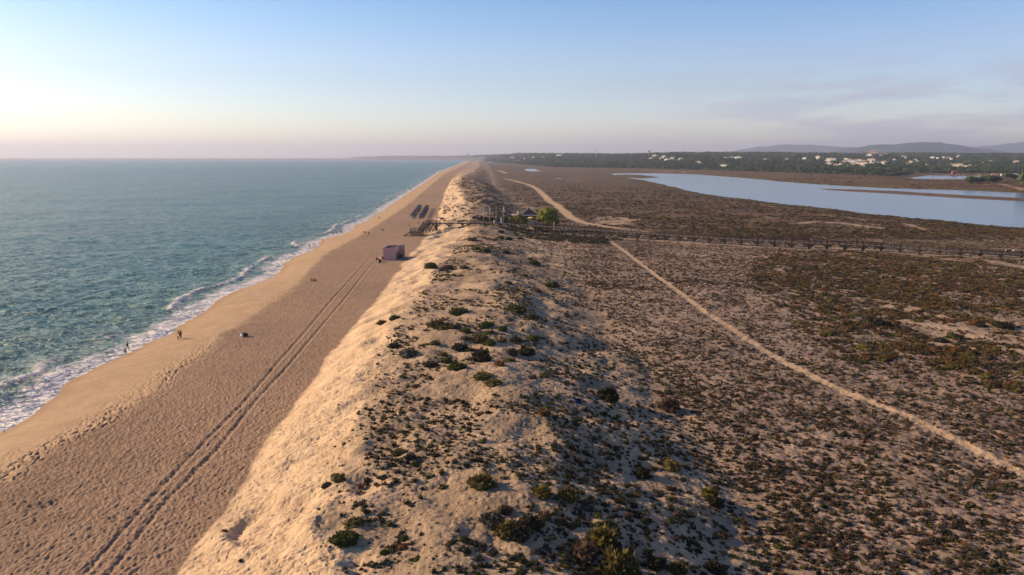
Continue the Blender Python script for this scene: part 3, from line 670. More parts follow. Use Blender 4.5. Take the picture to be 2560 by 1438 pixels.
# the flat on both sides of the footpath
def p3(x, y):
    tx, cx, ex, bx = zones(x, y); return sst(-4, 6, x - bx) * (.30 + .7 * sst(.28, .60, fbm(x / 4, y / 4, 206, 5)))
scatter(165000, 5, 175, 44, 200, p3, (.11, .31), ['brown', 'dark', 'grey', 'olive', 'rust'], [4.5, 4.5, 1.6, 1.5, .9], 1.1, True, True)
def p4(x, y):
    tx, cx, ex, bx = zones(x, y); return sst(-4, 6, x - bx) * (.35 + .65 * sst(.30, .55, fbm(x / 9, y / 9, 207, 4)))
scatter(60000, 5, 280, 185, 340, p4, (.18, .48), ['brown', 'dark', 'grey', 'olive', 'rust'], [5, 3.5, 1.5, 2, 1], .68)
# taller olive and rust scrub to the right
thick = poly([(1890,640),(2100,628),(2350,650),(2560,675),(2800,700),(2800,800),(2560,790),(2400,765),(2230,770),(2150,810),(2030,830),(1990,760),(1900,690)], 2.8)
def p5(x, y): return inpoly(x + (vn(x / 9, y / 9, 208) - .5) * 18, y + (vn(x / 9, y / 9, 209) - .5) * 18, thick) * (.25 + .75 * sst(.36, .56, fbm(x / 6, y / 6, 210, 3))) * .46
scatter(30000, 40, 220, 125, 275, p5, (.38, .95), ['olive', 'rust', 'brown', 'dark', 'green', 'yellow'], [5, 3.2, 4.5, 2.5, 1, 1], .62)
wide_ = poly([(1880,630),(2100,615),(2560,650),(2900,680),(2900,1010),(2560,985),(2250,930),(2080,890),(1980,800),(1880,720)], 2.8)
scatter(16000, 40, 230, 95, 290, lambda x, y: inpoly(x, y, wide_) * sst(.42, .60, fbm(x / 6, y / 6, 219, 4)), (.30, .95), ['olive', 'rust', 'brown', 'dark', 'yellow'], [5, 4, 4, 2.5, .7], .66)
thick2 = poly([(2030,800),(2180,810),(2350,850),(2560,900),(2800,950),(2800,1020),(2560,960),(2400,940),(2200,900),(2060,870)], 2.8)
def p6(x, y): return inpoly(x, y, thick2) * sst(.40, .6, fbm(x / 7, y / 7, 211, 3)) * .8
scatter(9000, 30, 170, 95, 200, p6, (.35, .8), ['olive', 'dark', 'brown', 'rust'], [4, 4, 3, 1], .62)
# beyond the boardwalk
def p7(x, y):
    tx, cx, ex, bx = zones(x, y); return sst(-4, 8, x - bx) * (.2 + .8 * sst(.34, .58, fbm(x / 22, y / 16, 212, 4))) * (1 - sst(700, 1150, y))
scatter(60000, -20, 760, 300, 1150, p7, (.40, 1.15), ['brown', 'olive', 'dark', 'rust', 'grey'], [5, 3.5, 2.5, 1.2, 1.2], .55)
def p8(x, y):
    tx, cx, ex, bx = zones(x, y); return sst(-2, 4, x - cx) * (1 - sst(.6, 1.1, (x - ex) / (bx - ex))) * sst(.40, .56, fbm(x / 9, y / 14, 213, 3))
scatter(16000, -130, 60, 330, 1100, p8, (.5, 1.5), ['brown', 'dark', 'olive', 'grey'], [4, 4, 2, 2], .5, False)
def p9(x, y): return sst(150, 260, x) * sst(.35, .6, fbm(x / 50, y / 90, 214, 3)) * .7
scatter(16000, 150, 1300, 640, 1500, p9, (.8, 2.0), ['brown', 'rust', 'olive'], [5, 3, 2], .4)
P_, S_, C_ = (np.concatenate(a) for a in (allP, allS, allC))
# keep the pushed-up ground clear of the hand-placed bushes
kk = np.ones(len(P_), bool)
for bx_, by_, br_ in big_xy: kk &= np.hypot(P_[:, 0] - bx_, P_[:, 1] - by_) > br_ * .8
P_, S_, C_ = P_[kk], S_[kk], C_[kk]
dist = np.hypot(P_[:, 1], 34); inview = (np.abs(P_[:, 0]) < .72 * P_[:, 1] + 1) & (P_[:, 1] > 56)
show = np.where(inview, S_[:, 0] / dist, 0); order = np.argsort(-show)
NIND = 215
ind = order[:NIND]; rest = order[NIND:]
TB = []
for ci, kind in enumerate(('dark', 'green', 'brown', 'olive', 'rust')):
    for v in range(2):
        T = template(150, 2, 700 + ci * 3 + v, .26, .8, .5, .5, 1.03); c = np.array(PAL[kind])
        TB.append((c, kind, arrays_mesh('tussock_leaves', T[0], T[1], False, {'col': ('FLOAT_COLOR', np.concatenate([c[None] * T[2][:, None], np.ones((len(T[2]), 1))], 1))}, LEAF2)))
USED = {}; ORD = dict(enumerate(['', '', 'second', 'third', 'fourth', 'fifth', 'sixth', 'seventh', 'eighth', 'ninth', 'tenth', 'eleventh', 'twelfth', 'thirteenth', 'fourteenth', 'fifteenth', 'sixteenth', 'seventeenth']))
REFS = [(18, 'the green bush alone on the bare shoulder'), (36, 'the big glossy green bush'), (43, 'the wide straggling olive bush'), (46, 'the spiky dark ring shrub'), (49, 'the golden green shrub'), (50, 'the feathery olive shrub'),
        (58, 'the lone yellow green bush'), (59, 'the large yellow tinged shrub'), (62, 'the spiky bush at the frame edge'), (64, 'the dark spiky shrub at the frame bottom'), (65, 'the yellow flecked shrub'),
        (67, 'the dark brown shrub near the frame bottom'), (68, 'the dark shrub in the shade'), (69, 'the rust topped shrub'), (70, 'the wide brown shrub'), (71, 'the dark shrub by the blue tub'), (27, 'the broadest rounded green bush'),
        (32, 'the golden olive bush'), (34, 'the small brown bush on the slope'), (40, 'the olive bush among tussocks'), (103, 'the long dark hummock of scrub'), (101, 'the yellowish bush with dark foot'), (97, 'the dark bush above the sandy patch'), (96, 'the dark bush at the sandy patch')]
for _k, _n in REFS: assert _k < len(SHR), _k
WORD = dict(dark='dark', green='dark green', brown='dry brown', olive='olive', rust='rusty')
for j, i in enumerate(ind):
    dd = [np.abs(C_[i] / C_[i].sum() - c / c.sum()).sum() + np.random.default_rng(j * 7 + k).random() * .05 for k, (c, _, _) in enumerate(TB)]
    c, kind, me = TB[int(np.argmin(dd))]
    x, y = P_[i][0], P_[i][1]; tx_, cx_, ex_, bx_ = zones(x, y)
    where = ('on the sandy dune top' if x < ex_ + 2 else 'on the shaded landward slope of the dune' if x < bx_ + 3 else
             'in the thick scrub near the boardwalk' if y > 170 and x > 60 else 'on the flat beside the sandy footpath')
    ref = REFS[int(np.argmin([np.hypot(x - big_xy[k][0], y - big_xy[k][1]) for k, _ in REFS]))]; bxr, byr = big_xy[ref[0]][:2]
    ddx, ddy = x - bxr, y - byr; side = ('right of' if ddx > 0 else 'left of') if abs(ddx) > abs(ddy) * .8 else ('behind' if ddy > 0 else 'in front of')
    rd = math.hypot(ddx, ddy); near_ = 'just ' if rd < 3 else '' if rd < 6 else 'well ' if rd < 10 else 'far '
    size_ = ('broad' if S_[i][0] > .52 else 'middling' if S_[i][0] > .42 else 'small')
    lab = f'{size_} {WORD[kind]} tussock {near_}{side} {ref[1]}'; USED[lab] = USED.get(lab, 0) + 1
    if USED[lab] > 17: lab = f'outlying {WORD[kind]} tussock {side} {ref[1]}'; USED[lab] = USED.get(lab, 0) + 1
    if USED[lab] > 1: lab = f'{ORD[min(USED[lab], 17)]} {lab}'
    o = link('tussock', me, label=lab, category='tussock', group=f'{WORD[kind]} tussocks {where}')
    o.location = P_[i] - np.array([0, 0, .04]); o.scale = S_[i] * 1.05; o.rotation_euler = (0, 0, random.uniform(0, 6.3))
P_, S_, C_ = P_[rest], S_[rest], C_[rest]; dist = np.hypot(P_[:, 1], 34)
off = .35 + .65 * (S_[:, 0] / dist > .0024)
lod = np.where(S_[:, 0] / dist > .0030, 0, np.where(S_[:, 0] / dist > .0014, 4, 8)); lod = lod + rng.integers(0, 3, len(P_))
V, F, Cc = merge(TN + TM + TF, lod, P_ - np.array([0, 0, .05]), S_, rng.uniform(0, 6.3, len(P_)), C_)
link('scrub', arrays_mesh('scrub', V, F, False, {'col': ('FLOAT_COLOR', Cc)}, LEAF), kind='stuff', label='low brown and olive scrub spread over dune and flat', category='scrub')
print('scrub', len(P_), 'tris', len(F))

# ------------------------------------------------------------------ the wood on the rising ground
PINE = dict(a=(.044, .070, .034), b=(.068, .098, .042), c=(.028, .046, .030), d=(.11, .12, .055))
n = 46000; xw = rng.uniform(-500, 4200, n); yw = np.interp(xw, wfx, wfy) + 5 + 3600 * rng.random(n) ** 1.7
m = (np.abs(xw) < .82 * yw) & (xw > np.interp(yw, *shore) + 160); xw, yw = xw[m], yw[m]; n = len(xw)
kp = rng.random(n) < (.45 + .55 * sst(.3, .5, fbm(xw / 120, yw / 120, 300, 3))); xw, yw = xw[kp], yw[kp]; n = len(xw)
zw = terrain(xw, yw); sw = rng.uniform(4.5, 12, n); hw = rng.uniform(4.5, 12, n) * (1 - .45 * (np.interp(xw, wfx, wfy) + 60 > yw))
# villas, placed before the trees so that none stands inside one
def B():
    return dict(V=[], F=[])
def box(b, x0, x1, y0, y1, z0, z1, top=None):
    n = len(b['V']); tx0, tx1, ty0, ty1 = top if top else (x0, x1, y0, y1)
    b['V'] += [(x0, y0, z0), (x1, y0, z0), (x1, y1, z0), (x0, y1, z0), (tx0, ty0, z1), (tx1, ty0, z1), (tx1, ty1, z1), (tx0, ty1, z1)]
    b['F'] += [(n, n + 3, n + 2, n + 1), (n + 4, n + 5, n + 6, n + 7), (n, n + 1, n + 5, n + 4), (n + 1, n + 2, n + 6, n + 5), (n + 2, n + 3, n + 7, n + 6), (n + 3, n, n + 4, n + 7)]
def bar(b, p, q, w, h=None):
    """a square beam from p to q"""
    p, q = Vector(p), Vector(q); d = (q - p).normalized(); h = h or w
    s = d.cross(Vector((0, 0, 1))); s = Vector((1, 0, 0)) if s.length < 1e-3 else s.normalized(); u = s.cross(d).normalized()
    n = len(b['V'])
    for e in (p, q):
        for a, c in ((-1, -1), (1, -1), (1, 1), (-1, 1)): b['V'].append(tuple(e + s * a * w / 2 + u * c * h / 2))
    b['F'] += [(n, n + 1, n + 2, n + 3), (n + 7, n + 6, n + 5, n + 4)] + [(n + i, n + 4 + i, n + 4 + (i + 1) % 4, n + (i + 1) % 4) for i in range(4)]
def tube(b, pts, rs, k=8, cap=True):
    n = len(b['V'])
    for i, (p, r) in enumerate(zip(pts, rs)):
        p = Vector(p); d = (Vector(pts[min(i + 1, len(pts) - 1)]) - Vector(pts[max(i - 1, 0)])).normalized()
        s = d.cross(Vector((0, 1, .01))); s = Vector((1, 0, 0)) if s.length < 1e-3 else s.normalized(); u = d.cross(s)
        for j in range(k):
            a = 2 * math.pi * j / k; b['V'].append(tuple(p + s * math.cos(a) * r + u * math.sin(a) * r))
    for i in range(len(pts) - 1):
        for j in range(k):
            a0, a1 = n + i * k + j, n + i * k + (j + 1) % k; b['F'].append((a0, a1, a1 + k, a0 + k))
    if cap:
        b['F'].append(tuple(n + j for j in range(k))[::-1]); b['F'].append(tuple(n + (len(pts) - 1) * k + j for j in range(k)))
def build(name, b, m, parent=None, smooth=False, **pr):
    me = bpy.data.meshes.new(name); me.from_pydata([tuple(v) for v in b['V']], [], b['F']); me.update()
    bm = bmesh.new(); bm.from_mesh(me); bmesh.ops.recalc_face_normals(bm, faces=bm.faces); bm.to_mesh(me); bm.free()
    (me.shade_smooth if smooth else me.shade_flat)(); me.materials.append(m); return link(name, me, parent, **pr)

WHITE = mat('white_render', (.84, .80, .72), .8, .08, .5, rnd=.12); CREAM = mat('cream_render', (.66, .56, .42), .8, .08, .5); TERRA = mat('terracotta_tiles', (.46, .30, .21), .85, .2, 1.5)
GLASS = mat('dark_window', (.03, .035, .045), .15, spec=.5); PINKW = mat('pinkish_render', (.55, .40, .33), .85, .08, .5); FLATR = mat('pale_roof', (.58, .54, .48), .85, .1, 1)
def villa(w, d, fl, kind, wall, seed):
    g = random.Random(seed); root = empty('villa', (0, 0, 0)); h = 3.1 * fl; b = B(); box(b, -w / 2, w / 2, -d / 2, d / 2, -4, h)
    w2 = w * g.uniform(.45, .7); sx_ = g.choice((-1, 1)); box(b, *(sorted((sx_ * w * .5 - sx_ * w2, sx_ * w * .5 + sx_ * 2.2))), -d / 2 - 2.6, -d / 2 + .01 + 1, -4, h - 3.1 + (.0 if fl > 1 else 2.2))
    build('wall', b, wall, root)
    rb = B()
    if kind == 'tile':
        box(rb, -w / 2 - .5, w / 2 + .5, -d / 2 - .5, d / 2 + .5, h, h + 2.4, (-w / 2 + 3, w / 2 - 3, -.3, .3)); rf = build('roof', rb, TERRA, root)
    else:
        box(rb, -w / 2 - .15, w / 2 + .15, -d / 2 - .15, d / 2 + .15, h, h + .5); rf = build('roof', rb, FLATR, root)
    cb = B(); cx_ = g.uniform(-w / 3, w / 3); box(cb, cx_ - .45, cx_ + .45, .8, 1.6, h + .2, h + 2.9); build('chimney', cb, wall, rf)
    for f in range(fl):
        nw = max(2, int(w / 3.6))
        for i in range(nw):
            x = -w / 2 + (i + .5) * w / nw; wb = B(); hh = g.choice((1.3, 2.1)); yy = -d / 2 - .06
            box(wb, x - .7, x + .7, yy - .02, yy + .1, f * 3.1 + .7, f * 3.1 + .7 + hh); build('window', wb, GLASS, root)
    for f in range(fl):
        wb = B(); box(wb, -w / 2 - .08, -w / 2 + .05, -1, .6, f * 3.1 + .9, f * 3.1 + 2.3); build('window', wb, GLASS, root)
    return root
protos = [villa(15, 10, 2, 'flat', WHITE, 1), villa(13, 9, 2, 'tile', WHITE, 2), villa(18, 10, 2, 'flat', WHITE, 3), villa(11, 9, 1, 'tile', WHITE, 4), villa(24, 12, 3, 'tile', PINKW, 5), villa(20, 11, 3, 'flat', CREAM, 6)]
pused = [False] * len(protos)
CL1 = 'bright villas packed on the slope behind the lagoon'; CL2 = 'scattered white villas among the pines'; CL3 = 'faint white villas on the far wooded shore'
CL4 = 'cream terraces beside the second water'; CL5 = 'row of white villas high in the wood'
L1 = 'bright white villa packed among others on the slope behind the lagoon'; L2 = 'small white villa showing between the pines'
L3 = 'faint white villa on the far wooded shore to the north'; L5 = 'white villa in the short row high in the wood'
VIL = [(2078,403,22,2,L1,CL1),(2073,413,15,0,L1,CL1),(2089,417,15,3,L1,CL1),(2110,408,12,1,L1,CL1),(2102,414,12,0,L1,CL1),(2124,405,13,1,L1,CL1),(2137,407,14,0,L1,CL1),(2132,414,13,3,L1,CL1),
 (2146,410,13,2,L1,CL1),(2149,405,12,1,L1,CL1),(2161,406,13,0,L1,CL1),(2155,418,14,3,L1,CL1),(2164,413,12,1,L1,CL1),(2116,400,11,0,L1,CL1),(2141,401,11,2,L1,CL1),(2128,409,10,0,L1,CL1),(2153,412,11,1,L1,CL1),(2120,416,10,3,L1,CL1),
 (2179,405,18,5,'square three-storey cream villa above its neighbours behind the lagoon',None),(2177,411,14,0,L1,CL1),(2195,409,13,2,L1,CL1),(2206,411,12,1,L1,CL1),(2213,407,11,0,L1,CL1),
 (2182,385,20,4,'large pinkish mansion standing highest above the wood',None),(2174,391,12,1,'white villa just under the large pinkish mansion',None),(2201,389,10,4,'pinkish block right of the large mansion',None),(2215,387,9,4,'pinkish block at the right end of the ridge beside the mansion',None),
 (2236,400,8,0,L2,CL2),(2257,394,9,1,L2,CL2),(2262,396,8,1,L2,CL2),(2276,409,12,1,L2,CL2),(2268,411,9,3,L2,CL2),(2295,405,9,0,L2,CL2),(2288,402,8,1,L2,CL2),(2317,413,9,3,'lone bright white villa in front of dark pines',None),
 (2332,395,9,0,L5,CL5),(2345,396,9,2,L5,CL5),(2357,395,9,0,L5,CL5),(2370,395,10,2,L5,CL5),(2377,399,8,1,L5,CL5),(2364,398,8,0,L5,CL5),(2397,393,9,1,L5,CL5),
 (2378,414,10,5,'small cream villa at the left end of the terrace by the second water',None),(2396,419,20,5,'long cream terrace house behind the red boathouse',None),(2413,420,13,5,'cream and pink house at the right end of the long terrace',None),(2423,416,6,5,'narrow cream tower house beyond the long terrace',None),
 (2457,409,8,3,L2,CL2),(2475,407,10,1,L2,CL2),(2484,405,7,0,L2,CL2),(2540,409,13,1,L2,CL2),(2529,421,5,0,'tiny bright white house in the dark pines at the right',None),(2439,416,7,3,L2,CL2),(2536,428,5,3,L2,CL2),(2518,408,6,0,L2,CL2),
 (1637,391,13,2,L2,CL2),(1628,397,9,0,L2,CL2),(1660,394,10,1,L2,CL2),(1681,398,10,1,L2,CL2),(1702,398,10,2,L2,CL2),(1652,397,8,3,L2,CL2),(1668,400,9,0,L2,CL2),(1578,392,5,0,'single white house on the skyline of the wood',None),(1810,418,18,2,'long white house at the foot of the wood near the lagoon',None),
 (1815,397,13,2,L2,CL2),(1830,396,13,2,L2,CL2),(1846,397,16,2,L2,CL2),(1913,401,9,1,L2,CL2),(1967,400,9,1,L2,CL2),(1747,408,12,3,L2,CL2),(1845,420,6,3,L2,CL2),(1947,415,6,3,L2,CL2),(1927,401,8,3,L2,CL2),(1891,403,7,1,L2,CL2),
 (2012,398,9,1,L2,CL2),(2045,396,11,1,L2,CL2),(1282,394,6,0,L3,CL3),(1297,402,8,2,L3,CL3),(1285,401,5,0,L3,CL3),(1335,394,7,0,L3,CL3),(1357,394,9,2,L3,CL3),(1225,406,8,2,L3,CL3),(1399,390,13,2,L3,CL3),(1312,396,5,3,L3,CL3)]
CLN = {CL1: 'on the slope behind the lagoon', CL2: '', CL3: 'on the far northern shore', CL5: 'in the short row high in the wood'}
def _sub(v):
    if v[5] == CL1: return ('upper row', 'middle row', 'lower row')[0 if v[1] <= 405 else 1 if v[1] <= 410 else 2] + ' of villas behind the lagoon'
    if v[5] == CL3: return 'faint villas on the far northern shore'
    if v[5] == CL5: return 'short row of villas high in the wood'
    p = v[0]
    return ('villas below the lattice mast' if p < 1710 else 'villas at the head of the lagoon' if p < 1860 else 'villas scattered left of the packed slope' if p < 2050 else
            'villas right of the pinkish mansion' if p < 2320 else 'villas above the yellow beach house')
_grp = {}
for v in VIL:
    if v[5]: _grp.setdefault(_sub(v), []).append(v)
_nm = ['first', 'second', 'third', 'fourth', 'fifth', 'sixth', 'seventh', 'eighth', 'ninth', 'tenth', 'eleventh', 'twelfth']
_lab = {}
for kx, vs in _grp.items():
    for j_, v in enumerate(sorted(vs)): _lab[(v[0], v[1])] = f'white villa, {_nm[j_]} from the left in the {kx}'
VIL = [(v[0], v[1], v[2], v[3], _lab.get((v[0], v[1]), v[4]), v[5]) for v in VIL]
vpos = []
for i, (px, py, wd, k, lab, grp) in enumerate(VIL):
    g_ = ground(px, py + 2.0); W = (15, 13, 18, 11, 24, 20)[k]
    o = protos[k] if not pused[k] else copy_tree(protos[k]); pused[k] = True
    s = wd / FPX * g_.y / W * .98; s = min(max(s, .55), 1.9)
    o.location = (g_.x, g_.y, g_.z + 1.2); o.scale = (s, s, s * 1.05); o.rotation_euler = (0, 0, random.uniform(-.8, -.3) + math.atan2(-g_.x, g_.y) * .3)
    o['label'] = lab; o['category'] = 'house'
    if grp: o['group'] = grp
    vpos.append((g_.x, g_.y, s * W))
for k in range(len(protos)): assert pused[k]
ok = np.ones(n, bool)
for vx, vy, vw in vpos:                       # a clearing round each house, open to the front
    dx = np.abs(xw - vx * yw / vy); dy = vy - yw; ok &= ~((np.hypot(xw - vx, yw - vy) < vw * .6 + 5) | ((dy > 0) & (dy < 90) & (dx < vw * .55)))
xw, yw, zw, sw, hw = xw[ok], yw[ok], zw[ok], sw[ok], hw[ok]; n = len(xw)
base = np.array(list(PINE.values())); cw = base[rng.choice(4, n, p=[.4, .3, .22, .08])] * rng.uniform(.7, 1.3, (n, 1)) * (.55 + .9 * fbm(xw / 160, yw / 220, 310, 3))[:, None]
front = np.nonzero((yw - np.interp(xw, wfx, wfy) < 130) & (xw > 120) & (xw < .70 * yw))[0]
front = front[np.argsort(yw[front] / sw[front])][:64]
front = front[np.argsort(xw[front] / yw[front])]
_t = ['', '', 'twenty', 'thirty', 'forty', 'fifty', 'sixty']; _u = ['', 'first', 'second', 'third', 'fourth', 'fifth', 'sixth', 'seventh', 'eighth', 'ninth', 'tenth', 'eleventh', 'twelfth', 'thirteenth', 'fourteenth', 'fifteenth', 'sixteenth', 'seventeenth', 'eighteenth', 'nineteenth']
ordw = lambda n: _u[n] if n < 20 else (_t[n // 10][:-1] + 'ieth' if n % 10 == 0 else _t[n // 10] + '-' + _u[n % 10])
TP = [template(34, 2, 900 + i, .42, .78, .3, .55, 1.0) for i in range(4)]; TQ = [template(8, 1, 920 + i, .6, .8) for i in range(3)]
BARK = mat('pine_bark', (.10, .065, .045), .9, .2, 2)
CROWN = []
for v in range(5):
    T = template(140, 2, 940 + v, .26, .62 + .1 * (v % 2), .4, .5, 1.03); c = base[v % 4]
    V_ = T[0].copy(); V_[:, 2] += 0
    CROWN.append(arrays_mesh('crown_leaves', V_, T[1], False, {'col': ('FLOAT_COLOR', np.concatenate([c[None] * T[2][:, None], np.ones((len(T[2]), 1))], 1))}, LEAF2))
TRK = {}
def trunk_mesh(h, r):
    b = B(); tube(b, [(0, 0, -.6), (.05 * h, 0, h * .5), (.02 * h, .04 * h, h)], [r * 1.3, r, r * .6], 7)
    for a in (0, 2.1, 4.2): tube(b, [(.04 * h, .01, h * .62), (.04 * h + math.cos(a) * h * .22, math.sin(a) * h * .22, h * 1.02)], [r * .5, r * .25], 5)
    me = bpy.data.meshes.new('trunk'); me.from_pydata(b['V'], [], b['F']); me.shade_smooth(); me.materials.append(BARK); return me
TR = trunk_mesh(1, .06)
def tree(name, loc, cw_, ch_, hgt, v, lab, cat, grp=None, crowns=1):
    r = empty(name, loc, random.uniform(0, 6.3), label=lab, category=cat)
    if grp: r['group'] = grp
    tr = link('trunk', TR, r); tr.scale = (hgt * .8, hgt * .8, hgt * .72)
    cr = link('crown', CROWN[v % 5], r); cr.location = (0, 0, hgt * .46); cr.scale = (cw_ / 2, cw_ / 2, ch_)
    return r
fi = set(front.tolist())
for j, i in enumerate(front):
    tree('pine_tree', (xw[i], yw[i], zw[i]), sw[i] * 1.5, hw[i] * .7, hw[i] + 1.5, j, f'dark pine, {ordw(j + 1)} from the left along the front edge of the wood', 'tree', 'pines along the front of the wood')
m = np.array([i not in fi for i in range(n)]); xw, yw, zw, sw, hw, cw = xw[m], yw[m], zw[m], sw[m], hw[m], cw[m]; n = len(xw)
lod = np.where(yw < 3000, 0, 4) + rng.integers(0, 3, n)
V, F, Cc = merge(TP + TQ, lod, np.stack([xw, yw, zw + hw * .12], -1), np.stack([sw * .85, sw * .85, hw * 1.05], -1), rng.uniform(0, 6.3, n), cw)
link('wood', arrays_mesh('wood', V, F, False, {'col': ('FLOAT_COLOR', Cc)}, LEAF), kind='stuff', label='far pine wood covering the rising land', category='wood')
print('wood', n, len(F))
# ------------------------------------------------------------------ materials of built things
WOOD = mat('weathered_wood', (.060, .042, .036), .85, .25, 2, rnd=.1); WOOD2 = mat('deck_boards', (.15, .115, .095), .85, .25, 3); WOOD3 = mat('pale_timber', (.62, .48, .37), .85, .2, 3)
MAUVE = mat('mauve_paint', (.50, .295, .285), .6, .06, 1.2); MAUVED = mat('dark_mauve_roof', (.075, .030, .038), .8, .1, 1); BLACK = mat('black_plastic', (.018, .016, .018), .5)
WHITEP = mat('white_paint', (.78, .77, .76), .5); NAVY = mat('navy_canvas', (.030, .034, .060), .8, .15, 2); YEL = mat('yellow_canvas', (.62, .42, .14), .8); OCH = mat('ochre_canvas', (.50, .28, .10), .8)
THATCH = mat('dark_thatch', (.055, .050, .052), .95, .3, 3, bump=.1); BLUEP = mat('blue_plastic', (.010, .035, .30), .4); REDR = mat('red_roof', (.34, .07, .06), .8); GREYM = mat('grey_metal', (.45, .45, .46), .5); SANDW = mat('ochre_wall', (.62, .46, .26), .8)

# ------------------------------------------------------------------ boardwalk
pts = [Vector(p) for p in BW]
bw = empty('boardwalk', pts[0], 0, label='long raised wooden boardwalk on branching posts crossing the scrub to the beach', category='boardwalk')
seg = []; acc = 0; L = [0]
for a_, b_ in zip(pts[:-1], pts[1:]): acc += (b_ - a_).length; L.append(acc)
def along(s):
    for i in range(len(L) - 1):
        if s <= L[i + 1] or i == len(L) - 2:
            f = (s - L[i]) / (L[i + 1] - L[i]); return pts[i].lerp(pts[i + 1], f)
bw_base = pts[0].copy(); HW = 1.35
def side(s):
    d = along(min(s + .5, acc)) - along(max(s - .5, 0)); d.z = 0; d.normalize(); return Vector((-d.y, d.x, 0)), d
db = B(); s = 0; prev = None
while s < acc:
    e = min(s + 1.5, acc); p, q_ = along(s) - bw_base, along(e) - bw_base; n0, _ = side(s); n1_, _ = side(e); k0 = len(db['V'])
    for P_, n_ in ((p, n0), (q_, n1_)):
        for a, zz in ((-HW, -.30), (HW, -.30), (HW, 0), (-HW, 0)): db['V'].append(tuple(P_ + n_ * a + Vector((0, 0, zz))))
    db['F'] += [(k0 + 3, k0 + 2, k0 + 6, k0 + 7), (k0, k0 + 4, k0 + 5, k0 + 1), (k0, k0 + 3, k0 + 7, k0 + 4), (k0 + 1, k0 + 5, k0 + 6, k0 + 2)]; s = e
build('deck', db, WOOD2, bw)
BAY = 6.2; nb = int(acc / BAY)
def railing(b, p, q, X=True, h=1.12):
    up = Vector((0, 0, 1)); n = max(1, round((q - p).length / 2.05))
    for i in range(n + 1):
        c = p.lerp(q, i / n); bar(b, c - up * .2, c + up * h, .17)
    bar(b, p + up * h, q + up * h, .15, .11); bar(b, p + up * .55, q + up * .55, .07, .05)
    if X:
        for i in range(n):
            c, d = p.lerp(q, (i + .04) / n), p.lerp(q, (i + .96) / n)
            bar(b, c + up * .08, d + up * (h - .08), .06); bar(b, c + up * (h - .08), d + up * .08, .055)
def trestle(b, c, n_, d, gz, wide=2.1):
    up = Vector((0, 0, 1)); top = c.z - .18
    for sgn in (-1, 1):
        o = Vector((c.x, c.y, 0)) + n_ * sgn * (HW - .25); bar(b, o + up * (gz - .8), o + up * top, .38)
        if top - gz > 1.0:
            j = max(gz + .5, top - 1.6)
            for e in (-1, 1): bar(b, o + up * j, o + d * e * min(wide, (top - j) * 1.35) + up * top, .30)
        bar(b, o + d * -2.6 + up * (top - .1), o + d * 2.6 + up * (top - .1), .2, .34)
    bar(b, Vector((c.x, c.y, 0)) - n_ * (HW + .1) + up * (top - .05), Vector((c.x, c.y, 0)) + n_ * (HW + .1) + up * (top - .05), .2)
    if top - gz > 1.5: bar(b, Vector((c.x, c.y, 0)) - n_ * (HW - .25) + up * (gz + .3), Vector((c.x, c.y, 0)) + n_ * (HW - .25) + up * (top - .5), .12)
for i in range(nb + 1):
    s = i * BAY; c = along(s); n_, d = side(s); gz = tz(c.x, c.y); b = B(); trestle(b, c - bw_base, n_, d, gz - bw_base.z); build('trestle', b, WOOD, bw)
for sgn in (-1, 1):
    for i in range(nb):
        a0, a1 = along(i * BAY), along((i + 1) * BAY); n0, _ = side(i * BAY); n1_, _ = side((i + 1) * BAY)
        if i == 0 and sgn == -1: continue
        b = B(); railing(b, a0 + n0 * sgn * HW - bw_base, a1 + n1_ * sgn * HW - bw_base); build('railing', b, WOOD, bw)

# stair and landings down to the beach
def V3(px, py, z): x, y = at(px, py, z); return Vector((x, y, z))
sw = empty('beach_stairway', V3(1056, 579, 4.9), 0, label='wooden stairway with lower landing on lattice posts going down to the sand', category='stairway')
o0 = sw.location.copy(); lz = 4.9; uz = 7.0
A0 = V3(1025, 579, lz); A1 = V3(1056, 579, lz); U0 = V3(1064, 558, uz); U1 = V3(1091, 558, uz)
def platform(name, a, b_, depth, z, par, th=.18):
    b = B(); box(b, a.x, b_.x, a.y, a.y + depth, z - th, z); b['V'] = [tuple(Vector(v) - o0) for v in b['V']]; build(name, b, WOOD2, par)
platform('landing', A0, A1, 4.2, lz, sw); platform('upper_platform', U0, U1, 3.6, uz, sw)
def lattice(x0, x1, y, z, nx):
    b = B(); up = Vector((0, 0, 1))
    for i in range(nx + 1):
        x = x0 + (x1 - x0) * i / nx; gz = tz(x, y); bar(b, Vector((x, y, gz - .6)) - o0, Vector((x, y, z)) - o0, .2)
        if i < nx:
            x2 = x0 + (x1 - x0) * (i + 1) / nx; bar(b, Vector((x, y, gz + .1)) - o0, Vector((x2, y, z - .25)) - o0, .2); bar(b, Vector((x, y, z - .25)) - o0, Vector((x2, y, gz + .1)) - o0, .2)
    bar(b, Vector((x0, y, z - .28)) - o0, Vector((x1, y, z - .28)) - o0, .18)
    return b
for yy in (A0.y + .1, A0.y + 4.1): build('lattice_posts', lattice(A0.x, A1.x, yy, lz - .02, 4), WOOD, sw)
for yy in (U0.y + .1, U0.y + 3.5): build('lattice_posts', lattice(U0.x, U1.x, yy, uz - .02, 3), WOOD, sw)
